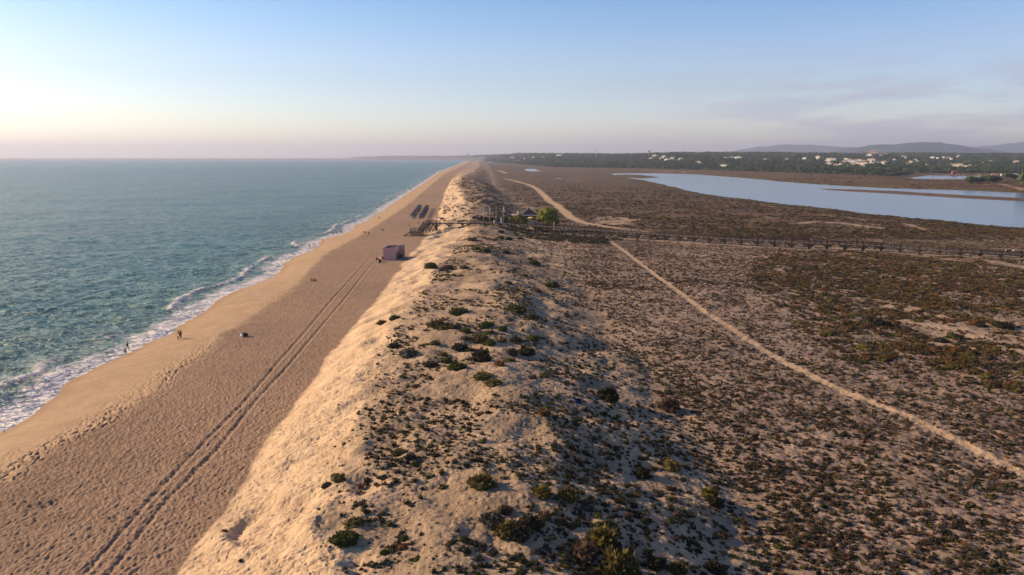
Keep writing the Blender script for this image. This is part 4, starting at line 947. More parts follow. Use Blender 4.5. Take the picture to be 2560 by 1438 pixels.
# ramp
r0 = Vector((A1.x - .8, A0.y + 2.6, lz)); r1 = Vector((U0.x + .6, U0.y + .4, uz)); dirr = (r1 - r0); fl_ = Vector((dirr.x, dirr.y, 0)).normalized(); sd_ = Vector((-fl_.y, fl_.x, 0))
b = B(); n = 14
for i in range(n):
    p = r0.lerp(r1, i / n) - o0; q_ = r0.lerp(r1, (i + 1) / n) - o0; zc = q_.z; k0 = len(b['V'])
    for P_ in (p, q_):
        for a, zz in ((-1.2, zc - .2), (1.2, zc - .2), (1.2, zc), (-1.2, zc)): b['V'].append(tuple(Vector((P_.x, P_.y, 0)) + sd_ * a + Vector((0, 0, zz))))
    b['F'] += [(k0, k0 + 3, k0 + 2, k0 + 1), (k0 + 4, k0 + 5, k0 + 6, k0 + 7), (k0 + 3, k0 + 7, k0 + 6, k0 + 2), (k0, k0 + 1, k0 + 5, k0 + 4), (k0, k0 + 4, k0 + 7, k0 + 3), (k0 + 1, k0 + 2, k0 + 6, k0 + 5)]
build('steps', b, WOOD2, sw)
for sgn in (-1, 1):
    b = B(); railing(b, r0 + sd_ * 1.2 * sgn - o0, r1 + sd_ * 1.2 * sgn - o0); build('railing', b, WOOD, sw)
b = B(); n = 9
for i in range(n): box(b, A0.x - .35 * (i + 1), A0.x - .35 * i, A0.y + 1, A0.y + 3.2, lz - .21 * (i + 1) - .5, lz - .21 * (i + 1))
b['V'] = [tuple(Vector(v) - o0) for v in b['V']]; build('lower_steps', b, WOOD2, sw)
for p, q_ in ((A0, A1), (A0 + Vector((0, 4.2, 0)), A1 + Vector((-1.5, 4.2, 0))), (A1, A1 + Vector((0, 1.6, 0))), (U0, U1), (U0 + Vector((0, 3.6, 0)), U1 + Vector((0, 3.6, 0))), (A0, A0 + Vector((0, 1, 0)))):
    b = B(); railing(b, p - o0, q_ - o0); build('railing', b, WOOD, sw)

# flagpoles beside the boardwalk
FP = [(1134.7, 562, 520), (1150, 560, 520), (1161.6, 557, 516), (1178, 557, 512), (1192, 556, 513), (1209, 554.5, 514), (1223.6, 555, 514), (1240, 557, 514), (1257.7, 559, 513)]
FL = ['first pale flagpole from the left, on the dune by the boardwalk', 'second pale flagpole from the left by the boardwalk', 'third pale flagpole from the left by the boardwalk', 'fourth pale flagpole, with a round lamp at its foot', 'fifth and middle pale flagpole of the row of nine',
      'sixth pale flagpole from the left by the boardwalk', 'flagpole with a small limp white flag', 'bare flagpole between the two that carry flags', 'last flagpole on the right, with the largest hanging flag']
for (px, pb, pt), lab in zip(FP, FL):
    c = V3(px, pb, 6.4); c.y += 1.6; c.z = max(tz(c.x, c.y) - .2, 4); h = CAM_H - (pt - 392) / FPX * c.y - c.z
    r = empty('flagpole', c, 0, label=lab, category='flagpole', group='row of nine flagpoles beside the boardwalk')
    b = B(); tube(b, [(0, 0, -.4), (0, 0, h * .5), (0, 0, h)], [.10, .09, .07], 8); build('pole', b, WOOD3, r); b = B(); tube(b, [(0, 0, h), (0, 0, h + .12), (0, 0, h + .2)], [.11, .13, .03], 8); build('finial', b, WHITEP, r)
    if 'flag' in lab.split('flagpole')[1] or 'limp' in lab:
        if 'between' in lab: continue
        w_ = .9 if 'largest' in lab else .5; hh = 2.6; g2 = 8; fb = B()
        for i in range(g2 + 1):
            for j in range(5): fb['V'].append((.1 + w_ * (j / 4) * (.35 + .65 * i / g2), .14 * math.sin(j * 2.2 + i * .5), h - .1 - hh * i / g2 - .25 * j / 4))
        for i in range(g2):
            for j in range(4): a = i * 5 + j; fb['F'].append((a, a + 1, a + 6, a + 5))
        build('flag', fb, WHITEP, r, True)

# lamps, board and screen near the restaurant
def lamp(px, py, h, lab):
    c = V3(px, py, 6.3); c.z = max(tz(c.x, c.y), c.z - 2.0); r = empty('bollard_lamp', c, 0, label=lab, category='lamp'); b = B()
    tube(b, [(0, 0, -.3), (0, 0, h)], [.20, .18], 8); build('post', b, WOOD3, r); b = B(); tube(b, [(0, 0, h - .02), (0, 0, h + .12), (0, 0, h + .42), (0, 0, h + .60), (0, 0, h + .66)], [.12, .34, .38, .24, .02], 10); build('globe', b, WHITEP, r, True)
lamp(1235.5, 560, 2.0, 'stout wooden post with a white globe, left of the white upright board'); lamp(1176.5, 557, 1.0, 'low lamp with white globe at the foot of the fourth flagpole')
c = V3(1252.4, 559, 6.2); r = empty('notice_board', c, 0, label='tall white upright board beside the last flagpole', category='board'); b = B(); box(b, -.42, .42, -.06, .06, .25, 2.6); build('panel', b, WHITEP, r)
for x in (-.36, .36): b = B(); bar(b, (x, .09, -1.4), (x, .09, 2.5), .1); build('leg', b, WOOD, r)
c = V3(1385, 567, 5.7); r = empty('post', c, 0, label='single pale timber post on the boardwalk right of the big tree', category='post'); b = B(); tube(b, [(0, 0, -2.4), (0, 0, 2.5)], [.16, .14], 8); build('shaft', b, WOOD3, r); b = B(); box(b, -.2, .2, -.2, .2, 2.5, 2.62); build('cap', b, WOOD, r)

# slatted timber screen with a sloping top rail
c = V3(1321, 566, 5.3); c.z = 5.3; r = empty('timber_screen', c, math.atan2(-1.2, 8), label='pale slatted timber screen with a sloping top below the big tree', category='screen'); b = B(); W = 5.9
for i in range(24):
    x = W * i / 23; h = 2.9 - 1.2 * i / 23; bar(b, (x, 0, 0), (x, 0, h), .12, .05)
build('slats', b, WOOD3, r); b = B(); bar(b, (-.2, -.05, 3.0), (W + .2, -.05, 1.75), .18, .12); bar(b, (-.1, -.05, .35), (W + .1, -.05, .35), .12); bar(b, (-.1, -.05, 1.4), (W + .1, -.05, 1.2), .12); build('rail', b, WOOD3, r)
for x in (0, W / 2, W): b = B(); bar(b, (x, .12, -2.8), (x, .12, 1.7), .2); build('post', b, WOOD, r)
b = B()
for i in range(7): bar(b, (-.2 + i * .98, 0, 3.0 - i * .2), (-.2 + i * .98, 2.6, 3.1 - i * .2), .1)
build('pergola_beams', b, WOOD3, r)

# restaurant hut
c = V3(1322, 522, 10.9); c.z = max(tz(c.x, c.y), 3.0); ez = CAM_H - (534 - 392) / FPX * c.y - c.z; pz = 10.9 - c.z
r = empty('beach_restaurant', c, R(8), label='dark wooden beach restaurant with a steep pyramid roof half hidden by the big tree', category='restaurant')
b = B(); box(b, -3.6, 3.6, -3.2, 3.2, -.5, 2.6); build('base', b, WOOD, r); b = B(); box(b, -4.2, 4.2, -3.9, 3.9, 2.6, 2.78); build('terrace_floor', b, WOOD2, r)
b = B(); box(b, -3.2, 3.2, -2.8, 2.8, 2.78, ez - .1); build('wall', b, MAUVED, r)
for x in (-2.2, 0, 2.2): b = B(); box(b, x - .8, x + .8, -2.86, -2.78, 3.4, ez - .6); build('window', b, GLASS, r)
b = B(); box(b, -4.4, 4.4, -4.1, 4.1, ez, pz, (-.35, .35, -.35, .35)); rf = build('roof', b, THATCH, r); b = B(); box(b, -.3, .3, -.3, .3, pz - .1, pz + .45); build('finial', b, WOOD, rf)
b = B()
for (x0, y0), (x1, y1) in (((-4.45, -4.15), (4.45, -4.15)), ((4.45, -4.15), (4.45, 4.15)), ((4.45, 4.15), (-4.45, 4.15)), ((-4.45, 4.15), (-4.45, -4.15))): bar(b, (x0, y0, ez - .05), (x1, y1, ez - .05), .12, .30)
build('fascia', b, WHITEP, r)
b = B(); box(b, -8.6, -4.5, -2.6, 2.6, ez - .2, ez + .0, (-8.6, -4.4, -2.6, 2.6)); bar(b, (-8.6, -2.6, ez - .1), (-.6, -1.0, pz - .15), .16); build('awning', b, WOOD3, r)
for x, y in ((-4, -3.7), (4, -3.7), (4, 3.7), (-4, 3.7), (-8.4, -2.4), (-8.4, 2.4)): b = B(); bar(b, (x, y, -.5), (x, y, ez - .2), .18); build('post', b, WOOD, r)

def parasol(px, py, top, zb, closed, m, lab, wid=1.4):
    c = V3(px, py, zb); c.z = tz(c.x, c.y); r = empty('parasol', c, 0, label=lab, category='parasol'); h = CAM_H - (top - 392) / FPX * c.y - c.z; b = B(); tube(b, [(0, 0, -.3), (0, 0, h)], [.05, .05], 6); build('pole', b, WHITEP, r)
    b = B()
    if closed: tube(b, [(0, 0, h - 2.5), (0, 0, h - 1.8), (0, 0, h - .9), (0, 0, h), (0, 0, h + .12)], [.22, .34, .26, .1, .02], 9)
    else: tube(b, [(0, 0, h - .75), (0, 0, h - .72), (0, 0, h - .32), (0, 0, h + .02)], [wid, wid, wid * .62, .05], 8, False)
    build('canopy', b, m, r)
parasol(1295, 541, 524, 7.2, True, WHITEP, 'tall closed white parasol left of the restaurant roof'); parasol(1284.5, 541, 531, 7.0, True, YEL, 'closed yellow parasol, leftmost of three by the bushes')
parasol(1288.3, 541, 531.5, 7.0, True, OCH, 'closed ochre parasol, middle one of three by the bushes'); parasol(1292, 541, 533, 7.0, True, OCH, 'closed ochre parasol, nearest the tall white one'); parasol(1328, 548, 539, 6.6, False, YEL, 'open yellow parasol in front of the dark restaurant', 2.0)

# garden trees at the restaurant
def crown_mesh(lobes, n, c, seed, size=.16):
    Vs, Fs, Cs = [], [], []; off = 0; g = np.random.default_rng(seed)
    for (x, y, z, rr, rz_) in lobes:
        T = template(n, 2, int(g.integers(1e6)), size / rr * 1.0, 1, .4, .5, 1.04); V_ = T[0].copy()
        m_ = g.random() ; V_[:, 2] = V_[:, 2]
        low = template(n // 2, 0, int(g.integers(1e6)), size / rr, 1, .2, .5, 1.0); Lw = low[0].copy(); Lw[:, 2] *= -.75
        for Q, FF, sh in ((V_, T[1], T[2]), (Lw, low[1], low[2])):
            Vs.append(Q * [rr, rr, rz_] + [x, y, z]); Fs.append(FF + off); off += len(Q); Cs.append(np.array(c)[None] * sh[:, None] * g.uniform(.85, 1.15))
    Cc = np.concatenate(Cs); return arrays_mesh('crown_leaves', np.concatenate(Vs), np.concatenate(Fs), False, {'col': ('FLOAT_COLOR', np.concatenate([Cc, np.ones((len(Cc), 1))], 1))}, LEAF)
def garden(name, px, py, Yd, wpx, top, lab, cat, c, seed, nl=12):
    x = (px - 1280) / FPX * Yd; z = tz(x, Yd); tp = CAM_H - (top - 392) / FPX * Yd; H = max(tp - z, 1.9); W = wpx / FPX * Yd / 2
    r = empty(name, (x, Yd, z), 0, label=lab, category=cat); g = random.Random(seed); lob = [(0, 0, H * .55, W * .62, H * .36)]
    for i in range(nl):
        a = i * 2.4; q_ = (i + .5) / nl; rr = W * .58 * math.sqrt(1 - .7 * q_); lob.append((math.cos(a) * rr, math.sin(a) * rr * .8, H * (.30 + .44 * q_), W * g.uniform(.30, .44), H * g.uniform(.17, .27)))
    link('crown', crown_mesh(lob, 330, c, seed, .40), r)
    b = B(); tube(b, [(0, 0, -.5), (.1, 0, H * .3), (0, .1, H * .62)], [W * .07, W * .055, W * .03], 8)
    for i in range(5): a = i * 1.3; tube(b, [(.05, 0, H * .22), (math.cos(a) * W * .3, math.sin(a) * W * .3, H * .5), (math.cos(a) * W * .5, math.sin(a) * W * .5, H * .68)], [W * .035, W * .025, W * .012], 6)
    build('trunk', b, BARK, r, True)
garden('broadleaf_tree', 1368, 558, 338, 74, 511, 'large rounded yellow green tree beside the beach restaurant', 'tree', (.26, .25, .045), 3, 16)
garden('garden_bush', 1303, 558, 343, 42, 529, 'bright yellow green bush left of the open yellow parasol', 'bush', (.26, .22, .04), 4, 8)
garden('garden_bush', 1283, 556, 344, 28, 539, 'green bush under the closed parasols', 'bush', (.13, .14, .035), 5, 7)
garden('garden_bush', 1262, 556, 346, 24, 537, 'dark green bush behind the white upright board', 'bush', (.085, .105, .03), 6, 7)
garden('garden_bush', 1245, 556, 348, 24, 540, 'dark green bush behind the bare flagpole', 'bush', (.08, .10, .03), 7, 7)
garden('garden_bush', 1226, 556, 349, 24, 541, 'dark green bush behind the flagpole with the limp flag', 'bush', (.08, .095, .03), 8, 7)
garden('garden_bush', 1208, 556, 350, 20, 543, 'olive bush behind the sixth flagpole', 'bush', (.065, .060, .025), 9, 6)
garden('garden_bush', 1190, 556, 351, 20, 545, 'brownish bush behind the fifth flagpole', 'bush', (.075, .055, .030), 10, 6)
garden('garden_bush', 1343, 562, 334, 26, 547, 'low green bush at the foot of the big tree by the screen', 'bush', (.070, .080, .024), 11, 7)

# ------------------------------------------------------------------ the mauve kiosk and what stands by it
kz = tz(-40, 237); c = V3(958.5, 650.7, kz); K = empty('beach_kiosk', c, R(-3), label='tall mauve beach kiosk with sunken dark roof on the open sand', category='kiosk')
W, D, Hk = 4.1, 8.2, 4.1
b = B()
box(b, 0, W, 0, .12, -.3, Hk); box(b, 0, .12, .123, D - .123, -.3, Hk); box(b, 0, W, D - .12, D, -.3, Hk); build('wall', b, MAUVE, K)
b = B(); box(b, W - .12, W, .123, D - .123, 2.4, Hk - .003); box(b, W - .12, W, .123, 1.5, -.3, 2.397); box(b, W - .12, W, 4.0, 5.0, -.3, 2.397); build('side_wall', b, MAUVE, K)
b = B(); box(b, .123, W - .123, .123, D - .123, Hk - .55, Hk - .40); build('roof', b, MAUVED, K)
b = B(); box(b, W - .9, W + .35, 1.55, 3.95, .95, 1.05); build('counter', b, WOOD2, K); b = B(); box(b, .6, W - .3, 1.2, D - 1, 0, .08); build('floor', b, WOOD, K)
b = B(); box(b, .13, .3, .5, D - .5, 0, Hk - .6); build('inner_shelf', b, BLACK, K)
b = B(); box(b, W + .02, W + 1.55, D - 1.3, D - 1.2, .15, Hk + .12); d_ = build('door', b, MAUVE, K, label='open mauve door leaf standing out from the back corner'); b = B(); box(b, W + 1.3, W + 1.38, D - 1.38, D - 1.3, 1.2, 1.5); build('handle', b, BLACK, d_)
b = B(); box(b, W + .02, W + 1.5, D - .1, D, .15, Hk + .1); build('door', b, MAUVED, K)
b = B(); box(b, W + .05, W + 1.2, 4.9, 6.6, 0, 1.2); build('cabinet', b, BLACK, K); b = B(); box(b, W - .02, W + .02, .1, .7, .3, 2.2); build('panel', b, GREYM, K)
b = B(); box(b, -.85, -.05, 1.2, 2.2, 0, .95); build('cool_box', b, MAUVED, K)
b = B(); box(b, -2.9, -.1, .3, 6.2, -.1, .12); build('terrace', b, mat('orange_boards', (.50, .26, .14), .8, .2, 2), K)
for x, y in ((-2.8, .4), (-2.8, 3.2), (-2.8, 6.1), (-1.3, 6.1)): b = B(); bar(b, (x, y, -.2), (x, y, 2.6), .08); build('awning_post', b, WOOD3, K)
b = B(); bar(b, (-2.8, .4, 2.6), (-2.8, 6.1, 2.6), .07); bar(b, (-2.8, .4, 2.6), (0, .4, 2.9), .07); bar(b, (-2.8, 3.2, 2.6), (0, 3.2, 2.9), .07); build('awning_frame', b, WOOD3, K)
def binn(px, py, lab, m):
    g_ = ground(px, py); r = empty('wheelie_bin', g_, R(20), label=lab, category='bin', group='bins beside the mauve kiosk'); b = B(); box(b, -.34, .34, -.36, .36, .12, 1.1, (-.40, .40, -.42, .42)); build('body', b, m, r)
    b = B(); box(b, -.43, .43, -.46, .46, 1.1, 1.18, (-.36, .36, -.38, .40)); build('lid', b, m, r)
    for x in (-.3, .3): b = B(); tube(b, [(x - .04, .36, .12), (x + .04, .36, .12)], [.13, .13], 10); build('wheel', b, BLACK, r)
binn(943.5, 654, 'dark wheelie bin behind the white drum left of the kiosk', BLACK); binn(949.8, 657, 'dark wheelie bin nearest the tyre tracks, right of the white drum', BLACK)
g_ = ground(944.8, 657.5); r = empty('drum', g_, 0, label='slim white drum in front of the dark wheelie bins', category='drum'); b = B(); tube(b, [(0, 0, 0), (0, 0, .9), (0, 0, .95)], [.22, .22, .18], 12); build('body', b, WHITEP, r, True); b = B(); tube(b, [(0, 0, .95), (0, 0, 1.02)], [.19, .19], 12); build('lid', b, GREYM, r)

# blue tub, beach bag
g_ = ground(1445, 1006); r = empty('tub', g_, .4, label='bright blue plastic tub dropped among shrubs on the shaded slope', category='tub'); b = B()
tube(b, [(0, 0, .02), (0, 0, .30), (0, 0, .34), (0, 0, .34), (0, 0, .08)], [.42, .52, .57, .48, .38], 14); build('shell', b, BLUEP, r, True)
for s_ in (-1, 1): b = B(); tube(b, [(s_ * .52, -.14, .3), (s_ * .66, 0, .3), (s_ * .52, .14, .3)], [.025] * 3, 6); build('handle', b, BLUEP, r)
g_ = ground(612, 842); r = empty('beach_bag', g_, .3, label='round black and white beach bag lying alone on trodden sand', category='bag'); b = B(); tube(b, [(-.75, 0, .22), (-.6, 0, .32), (0, 0, .42), (.5, 0, .34), (.65, 0, .22)], [.06, .26, .40, .30, .05], 12); build('body', b, BLACK, r, True)
b = B(); tube(b, [(-.8, -.1, .2), (-.62, -.12, .3), (-.28, -.08, .36)], [.1, .30, .38], 12); build('flap', b, WHITEP, r, True); b = B(); tube(b, [(-.3, 0, .74), (0, 0, .95), (.3, 0, .72)], [.03] * 3, 6); build('strap', b, BLACK, r)

# ------------------------------------------------------------------ two rows of dark dark canopies
def shade():
    r = empty('beach_cabana', (0, 0, 0)); b = B(); box(b, -1.35, 1.35, -1.5, 1.5, 2.1, 2.5, (-.15, .15, -1.5, 1.5)); build('canopy', b, NAVY, r)
    for x in (-1.2, 1.2):
        for y in (-1.35, 1.35): b = B(); bar(b, (x, y, -.2), (x, y, 2.12), .09); build('post', b, WOOD, r)
    for x in (-.6, .6):
        b = B(); box(b, x - .35, x + .35, -.9, .9, .28, .38); box(b, x - .35, x + .35, .9, 1.35, .32, .42, (x - .35, x + .35, 1.0, 1.5)); build('lounger', b, NAVY, r)
    return r
SH0 = shade(); first = True
for row, (a_, b_, nn) in enumerate((((1031, 545), (1049.5, 519), 18), ((1054, 545), (1067.5, 521), 16))):
    p0, p1_ = Vector((*at(*a_, 3), 0)), Vector((*at(*b_, 3), 0))
    for i in range(nn):
        p = p0.lerp(p1_, i / (nn - 1)); o = SH0 if first else copy_tree(SH0); first = False; o.location = (p.x, p.y, tz(p.x, p.y)); o.rotation_euler = (0, 0, random.uniform(-.08, .08) + .08); o.scale = (1, random.uniform(.95, 1.1), random.uniform(.95, 1.05))
        num = ['nearest', 'second', 'third', 'fourth', 'fifth', 'sixth', 'seventh', 'eighth', 'ninth', 'tenth', 'eleventh', 'twelfth', 'thirteenth', 'fourteenth', 'fifteenth', 'sixteenth', 'seventeenth', 'eighteenth'][i]
        o['label'] = f'navy beach cabana with loungers, {num} in the ' + ('row closer to the sea' if row == 0 else 'row closer to the dune'); o['category'] = 'beach cabana'; o['group'] = 'rows of navy dark beach canopies on the sand'
for px, py, lab in ((1043.5, 535, 'white lounger beside the middle of the seaward cabana row'), (1048, 541, 'cream lounger between the two cabana rows'), (1027, 547, 'white lounger at the near end of the seaward cabana row'), (1016.5, 547.5, 'small white lounger alone left of the cabana rows')):
    g_ = ground(px, py); r = empty('sun_lounger', g_, random.uniform(-.5, .5), label=lab, category='lounger'); b = B(); box(b, -.35, .35, -1, .5, .3, .42); build('seat', b, WHITEP, r); b = B(); box(b, -.35, .35, .5, .6, .32, 1.0, (-.35, .35, 1.0, 1.1)); build('backrest', b, WHITEP, r)
    for x in (-.3, .3):
        for y in (-.9, .4): b = B(); bar(b, (x, y, -.05), (x, y, .3), .06); build('leg', b, WHITEP, r)
g_ = ground(1105, 549); r = empty('storage_box', g_, .2, label='dark storage box on the dune left of the first flagpole', category='box'); b = B(); box(b, -.9, .9, -.5, .5, -.1, .9); build('body', b, MAUVED, r); b = B(); box(b, -.95, .95, -.55, .55, .9, 1.02); build('lid', b, BLACK, r)

# ------------------------------------------------------------------ people
def skin_mesh(name, verts, edges, rad, sub=1):
    me = bpy.data.meshes.new(name); me.from_pydata(verts, edges, []); o = bpy.data.objects.new(name, me); COL.objects.link(o)
    m_ = o.modifiers.new('s', 'SKIN'); m_.use_smooth_shade = True
    if not me.skin_vertices: me.attributes  # layer is made with the modifier below
    bm = bmesh.new(); bm.from_mesh(me); lay = bm.verts.layers.skin.verify(); bm.verts.ensure_lookup_table()
    for v, r_ in zip(bm.verts, rad): v[lay].radius = (r_, r_) if not isinstance(r_, tuple) else r_; v[lay].use_root = False
    bm.verts[0][lay].use_root = True; bm.to_mesh(me); bm.free()
    if sub: sd2 = o.modifiers.new('d', 'SUBSURF'); sd2.levels = sub; sd2.render_levels = sub
    dg = bpy.context.evaluated_depsgraph_get(); dg.update(); res = bpy.data.meshes.new_from_object(o.evaluated_get(dg)); bpy.data.objects.remove(o); res.name = name; res.shade_smooth(); return res
def figure(pose):
    """joints for a 1.75 m adult facing -Y; pose: stand, walk, stride, sit"""
    v, e, r_ = [], [], []
    def add(p, rad, par=None):
        v.append(tuple(p)); r_.append(rad)
        if par is not None: e.append((par, len(v) - 1))
        return len(v) - 1
    hz_ = .95 if pose != 'sit' else .16; lean = {'stand': 0, 'walk': -.04, 'stride': -.16, 'sit': .10}[pose]
    pel = add((0, 0, hz_), (.155, .115)); wa = add((0, lean * .4, hz_ + .16), (.135, .10), pel); ch = add((0, lean, hz_ + .38), (.165, .12), wa); nk = add((0, lean * 1.3, hz_ + .54), .06, ch)
    hd = add((0, lean * 1.4 - .01, hz_ + .62), .085, nk); ht = add((0, lean * 1.5, hz_ + .74), .095, hd)
    for s_ in (-1, 1):
        if pose == 'sit': kn, an, to = (s_ * .16, -.42, .42), (s_ * .17, -.62, .06), (s_ * .18, -.78, .03)
        elif pose == 'stand': kn, an, to = (s_ * .11, -.02, .50), (s_ * .12, .03, .08), (s_ * .14, -.13, .03)
        elif pose == 'walk': kn, an, to = (s_ * .10, -.12 * s_ - .04, .50), (s_ * .10, -.24 * s_ + .05, .09), (s_ * .11, -.24 * s_ - .12, .03)
        else: kn, an, to = (s_ * .12 + .10 * s_, -.20 * s_, .50), (s_ * .20, -.40 * s_, .10), (s_ * .22, -.40 * s_ - .16, .04)
        h_ = add((s_ * .10, 0, hz_ - .07), .10, pel); k_ = add(kn, .062, h_); cf = add(tuple(Vector(kn).lerp(Vector(an), .35)), .058, k_); a_ = add(an, .038, cf); add(to, .032, a_)
        sh = add((s_ * .19, lean, hz_ + .46), .055, ch)
        sw_ = {'stand': .0, 'walk': .16 * s_, 'stride': .22 * s_, 'sit': -.12}[pose]
        el_ = Vector((s_ * .26, lean + sw_ * .7 + .02, hz_ + .19)); wr = Vector((s_ * .27, lean + sw_ * 1.3 - .08, hz_ - .05))
        if pose == 'sit': el_ = Vector((s_ * .27, .02, hz_ + .22)); wr = Vector((s_ * .20, -.30, hz_ + .26))
        i_ = add(el_, .042, sh); w__ = add(wr, .027, i_); d_ = (wr - el_).normalized(); pm = add(wr + d_ * .07, (.034, .018), w__)
        for f in range(4):
            q0 = add(wr + d_ * .11 + Vector((0, (f - 1.5) * .019, 0)), .010, pm); add(wr + d_ * (.155 + .008 * (1.5 - abs(f - 1.3))) + Vector((-s_ * .015, (f - 1.5) * .020, 0)), .008, q0)
        th_ = add(wr + d_ * .055 + Vector((0, -.04, 0)), .011, w__); add(wr + d_ * .09 + Vector((0, -.062, 0)), .009, th_)
    return v, e, r_
SKIN = [mat('skin_tan', (.30, .16, .10), .6), mat('skin_brown', (.17, .09, .06), .6)]
CLO = {k: mat('cloth_' + k, c, .85) for k, c in dict(black=(.02, .02, .025), white=(.78, .76, .74), blue=(.05, .08, .20), red=(.22, .04, .04), grey=(.14, .14, .15), brown=(.10, .06, .045), yellow=(.55, .45, .15)).items()}
HAIR = mat('dark_hair', (.03, .02, .015), .7)
PM = {}
for pose in ('stand', 'walk', 'stride', 'sit'):
    v, e, r_ = figure(pose); body = skin_mesh('body', v, e, r_)
    keep = [0, 1, 2] + [i for i in range(6, len(v)) if i in (6, 7)]
    legn = len(v); half = (legn - 6) // 2; Lh, Rh = 6, 6 + half
    top_i = [1, 2, Lh + 5, Lh + 6, Rh + 5, Rh + 6]; tv = [v[1], v[2], v[Lh + 5], tuple(Vector(v[Lh + 5]).lerp(Vector(v[Lh + 6]), .55)), v[Rh + 5], tuple(Vector(v[Rh + 5]).lerp(Vector(v[Rh + 6]), .55))]
    shirt = skin_mesh('shirt', [v[0]] + tv, [(0, 1), (1, 2), (2, 3), (3, 4), (2, 5), (5, 6)], [(.165, .125), (.155, .118), (.18, .135), .070, .062, .070, .062])
    mid = lambda a, b_: tuple(Vector(v[a]).lerp(Vector(v[b_]), .62))
    short = skin_mesh('shorts', [v[0], v[Lh], mid(Lh, Lh + 1), v[Rh], mid(Rh, Rh + 1), tuple(Vector(v[0]) + Vector((0, 0, .08)))], [(0, 1), (1, 2), (0, 3), (3, 4), (0, 5)], [(.172, .135), .115, .092, .115, .092, (.16, .12)])
    hp = Vector(v[5]); bm = bmesh.new(); bmesh.ops.create_icosphere(bm, subdivisions=2, radius=1)
    for q_ in bm.verts: q_.co = Vector((q_.co.x * .112, q_.co.y * .118 + .022, max(q_.co.z, -.35) * .115 + .035)) + hp
    hair = bpy.data.meshes.new('hair'); bm.to_mesh(hair); bm.free(); hair.shade_smooth()
    for m_, mt in ((body, SKIN[0]), (shirt, CLO['black']), (short, CLO['black']), (hair, HAIR)): m_.materials.clear(); m_.materials.append(mt)
    # a face: eyes, nose and mouth worked into the one body mesh
    bm = bmesh.new(); bm.from_mesh(body); fy = hp.y - .10
    for (x, z, sx_, sz_, yy) in ((-.034, -.03, .013, .009, .004), (.034, -.03, .013, .009, .004), (0, -.055, .013, .022, -.010), (0, -.095, .026, .007, .012), (-.098, -.045, .012, .03, .09), (.098, -.045, .012, .03, .09)):
        mt_ = Matrix.Translation(hp + Vector((x, -.092 + yy, z))) @ Matrix.Diagonal((sx_, .012, sz_, 1)); bmesh.ops.create_icosphere(bm, subdivisions=1, radius=1, matrix=mt_)
    bm.to_mesh(body); bm.free(); body.shade_smooth(); PM[pose] = (body, shirt, short, hair)
def person(px, py, pose, h, top, bot, face, lab, sk=0, z=None, grp=None):
    g_ = ground(px, py) if z is None else V3(px, py, z)
    r = empty('person', g_, R(face), label=lab, category='person'); s_ = h / 1.75; r.scale = (s_, s_, s_)
    if grp: r['group'] = grp
    body, shirt, short, hair = PM[pose]; o = link('body', body, r); 
    def setm(o_, m_): o_.material_slots[0].link = 'OBJECT'; o_.material_slots[0].material = m_
    setm(o, SKIN[sk]); o = link('hair', hair, r)
    if top: o = link('shirt', shirt, r); setm(o, CLO[top])
    if bot: o = link('shorts', short, r); setm(o, CLO[bot])
    return r
G1 = 'people along the waterline'; G2 = 'people on the boardwalk'; G3 = 'far walkers along the waterline'
person(319.5, 876, 'walk', 1.68, 'black', 'red', 60, 'adult in dark top and reddish shorts wading in the foam with a child', 1)
person(314.5, 886.8, 'stand', 1.38, None, 'black', 30, 'bare-chested child in dark shorts in front of the wading adult', 1)
person(450, 848.5, 'stride', 1.85, 'grey', 'black', -40, 'adult in grey top and black shorts striding on smooth sand beside a toddler', 1)
person(453, 846.5, 'walk', 1.75, 'black', 'black', -20, 'adult in black partly behind the striding one on smooth sand', 1)
person(445.3, 850.5, 'stand', .92, 'red', 'red', 10, 'toddler dressed in dark red beside the striding adult', 1)
person(774.2, 620.5, 'stand', 1.8, 'black', 'black', 20, 'person in dark clothes standing in foam, left one of a trio at the water', 1, None, G1)
person(784, 619.5, 'walk', 1.75, 'black', 'blue', 100, 'person in dark top, middle of the trio at the water', 1, None, G1)
person(789.2, 617.5, 'stand', 1.1, None, 'red', 60, 'small child, right one of the trio at the water', 1, None, G1)
person(807, 604.5, 'walk', 1.25, None, 'blue', 180, 'child alone in the foam above the trio', 1, None, G1)
person(831, 588.5, 'walk', 1.6, None, 'black', 70, 'bather at the left end of the upper group in the foam', 1, None, G1)
person(834.3, 587, 'stand', 1.7, None, 'blue', -60, 'bather beside the leftmost of the upper group', 1, None, G1)
person(843.3, 588, 'stand', 1.7, 'black', 'black', 10, 'dark figure in the middle of the upper group', 1, None, G1)
person(851.2, 583.5, 'stand', 1.75, 'black', 'blue', 40, 'dark figure, left one of the pair at the right end of the upper group', 1, None, G1)
person(854.7, 583.3, 'stand', 1.7, 'grey', 'black', 0, 'dark figure at the right end of the upper group', 1, None, G1)
person(910, 582, 'sit', 1.7, 'black', 'black', 80, 'person in black sitting on the sand left of a standing one', 1); person(913.5, 582.3, 'sit', 1.6, 'brown', 'black', 60, 'person in brown sitting close beside the one in black', 1)
person(922, 588.5, 'stand', 1.75, 'black', 'brown', 40, 'person in black standing near the sitting pair', 1)
person(953.5, 577, 'sit', 1.7, 'brown', 'black', 70, 'sunbather sitting, left of a pair below the standing one', 1); person(958, 576.5, 'sit', 1.7, 'grey', 'blue', 60, 'sunbather sitting, right of a pair below the standing one', 1)
person(972.3, 557.5, 'stand', 1.75, 'brown', 'black', 90, 'person standing on a dark towel below the dark canopies', 1); person(948.5, 549.5, 'walk', 1.75, 'black', 'black', 30, 'person in black walking alone high on the smooth sand', 1)
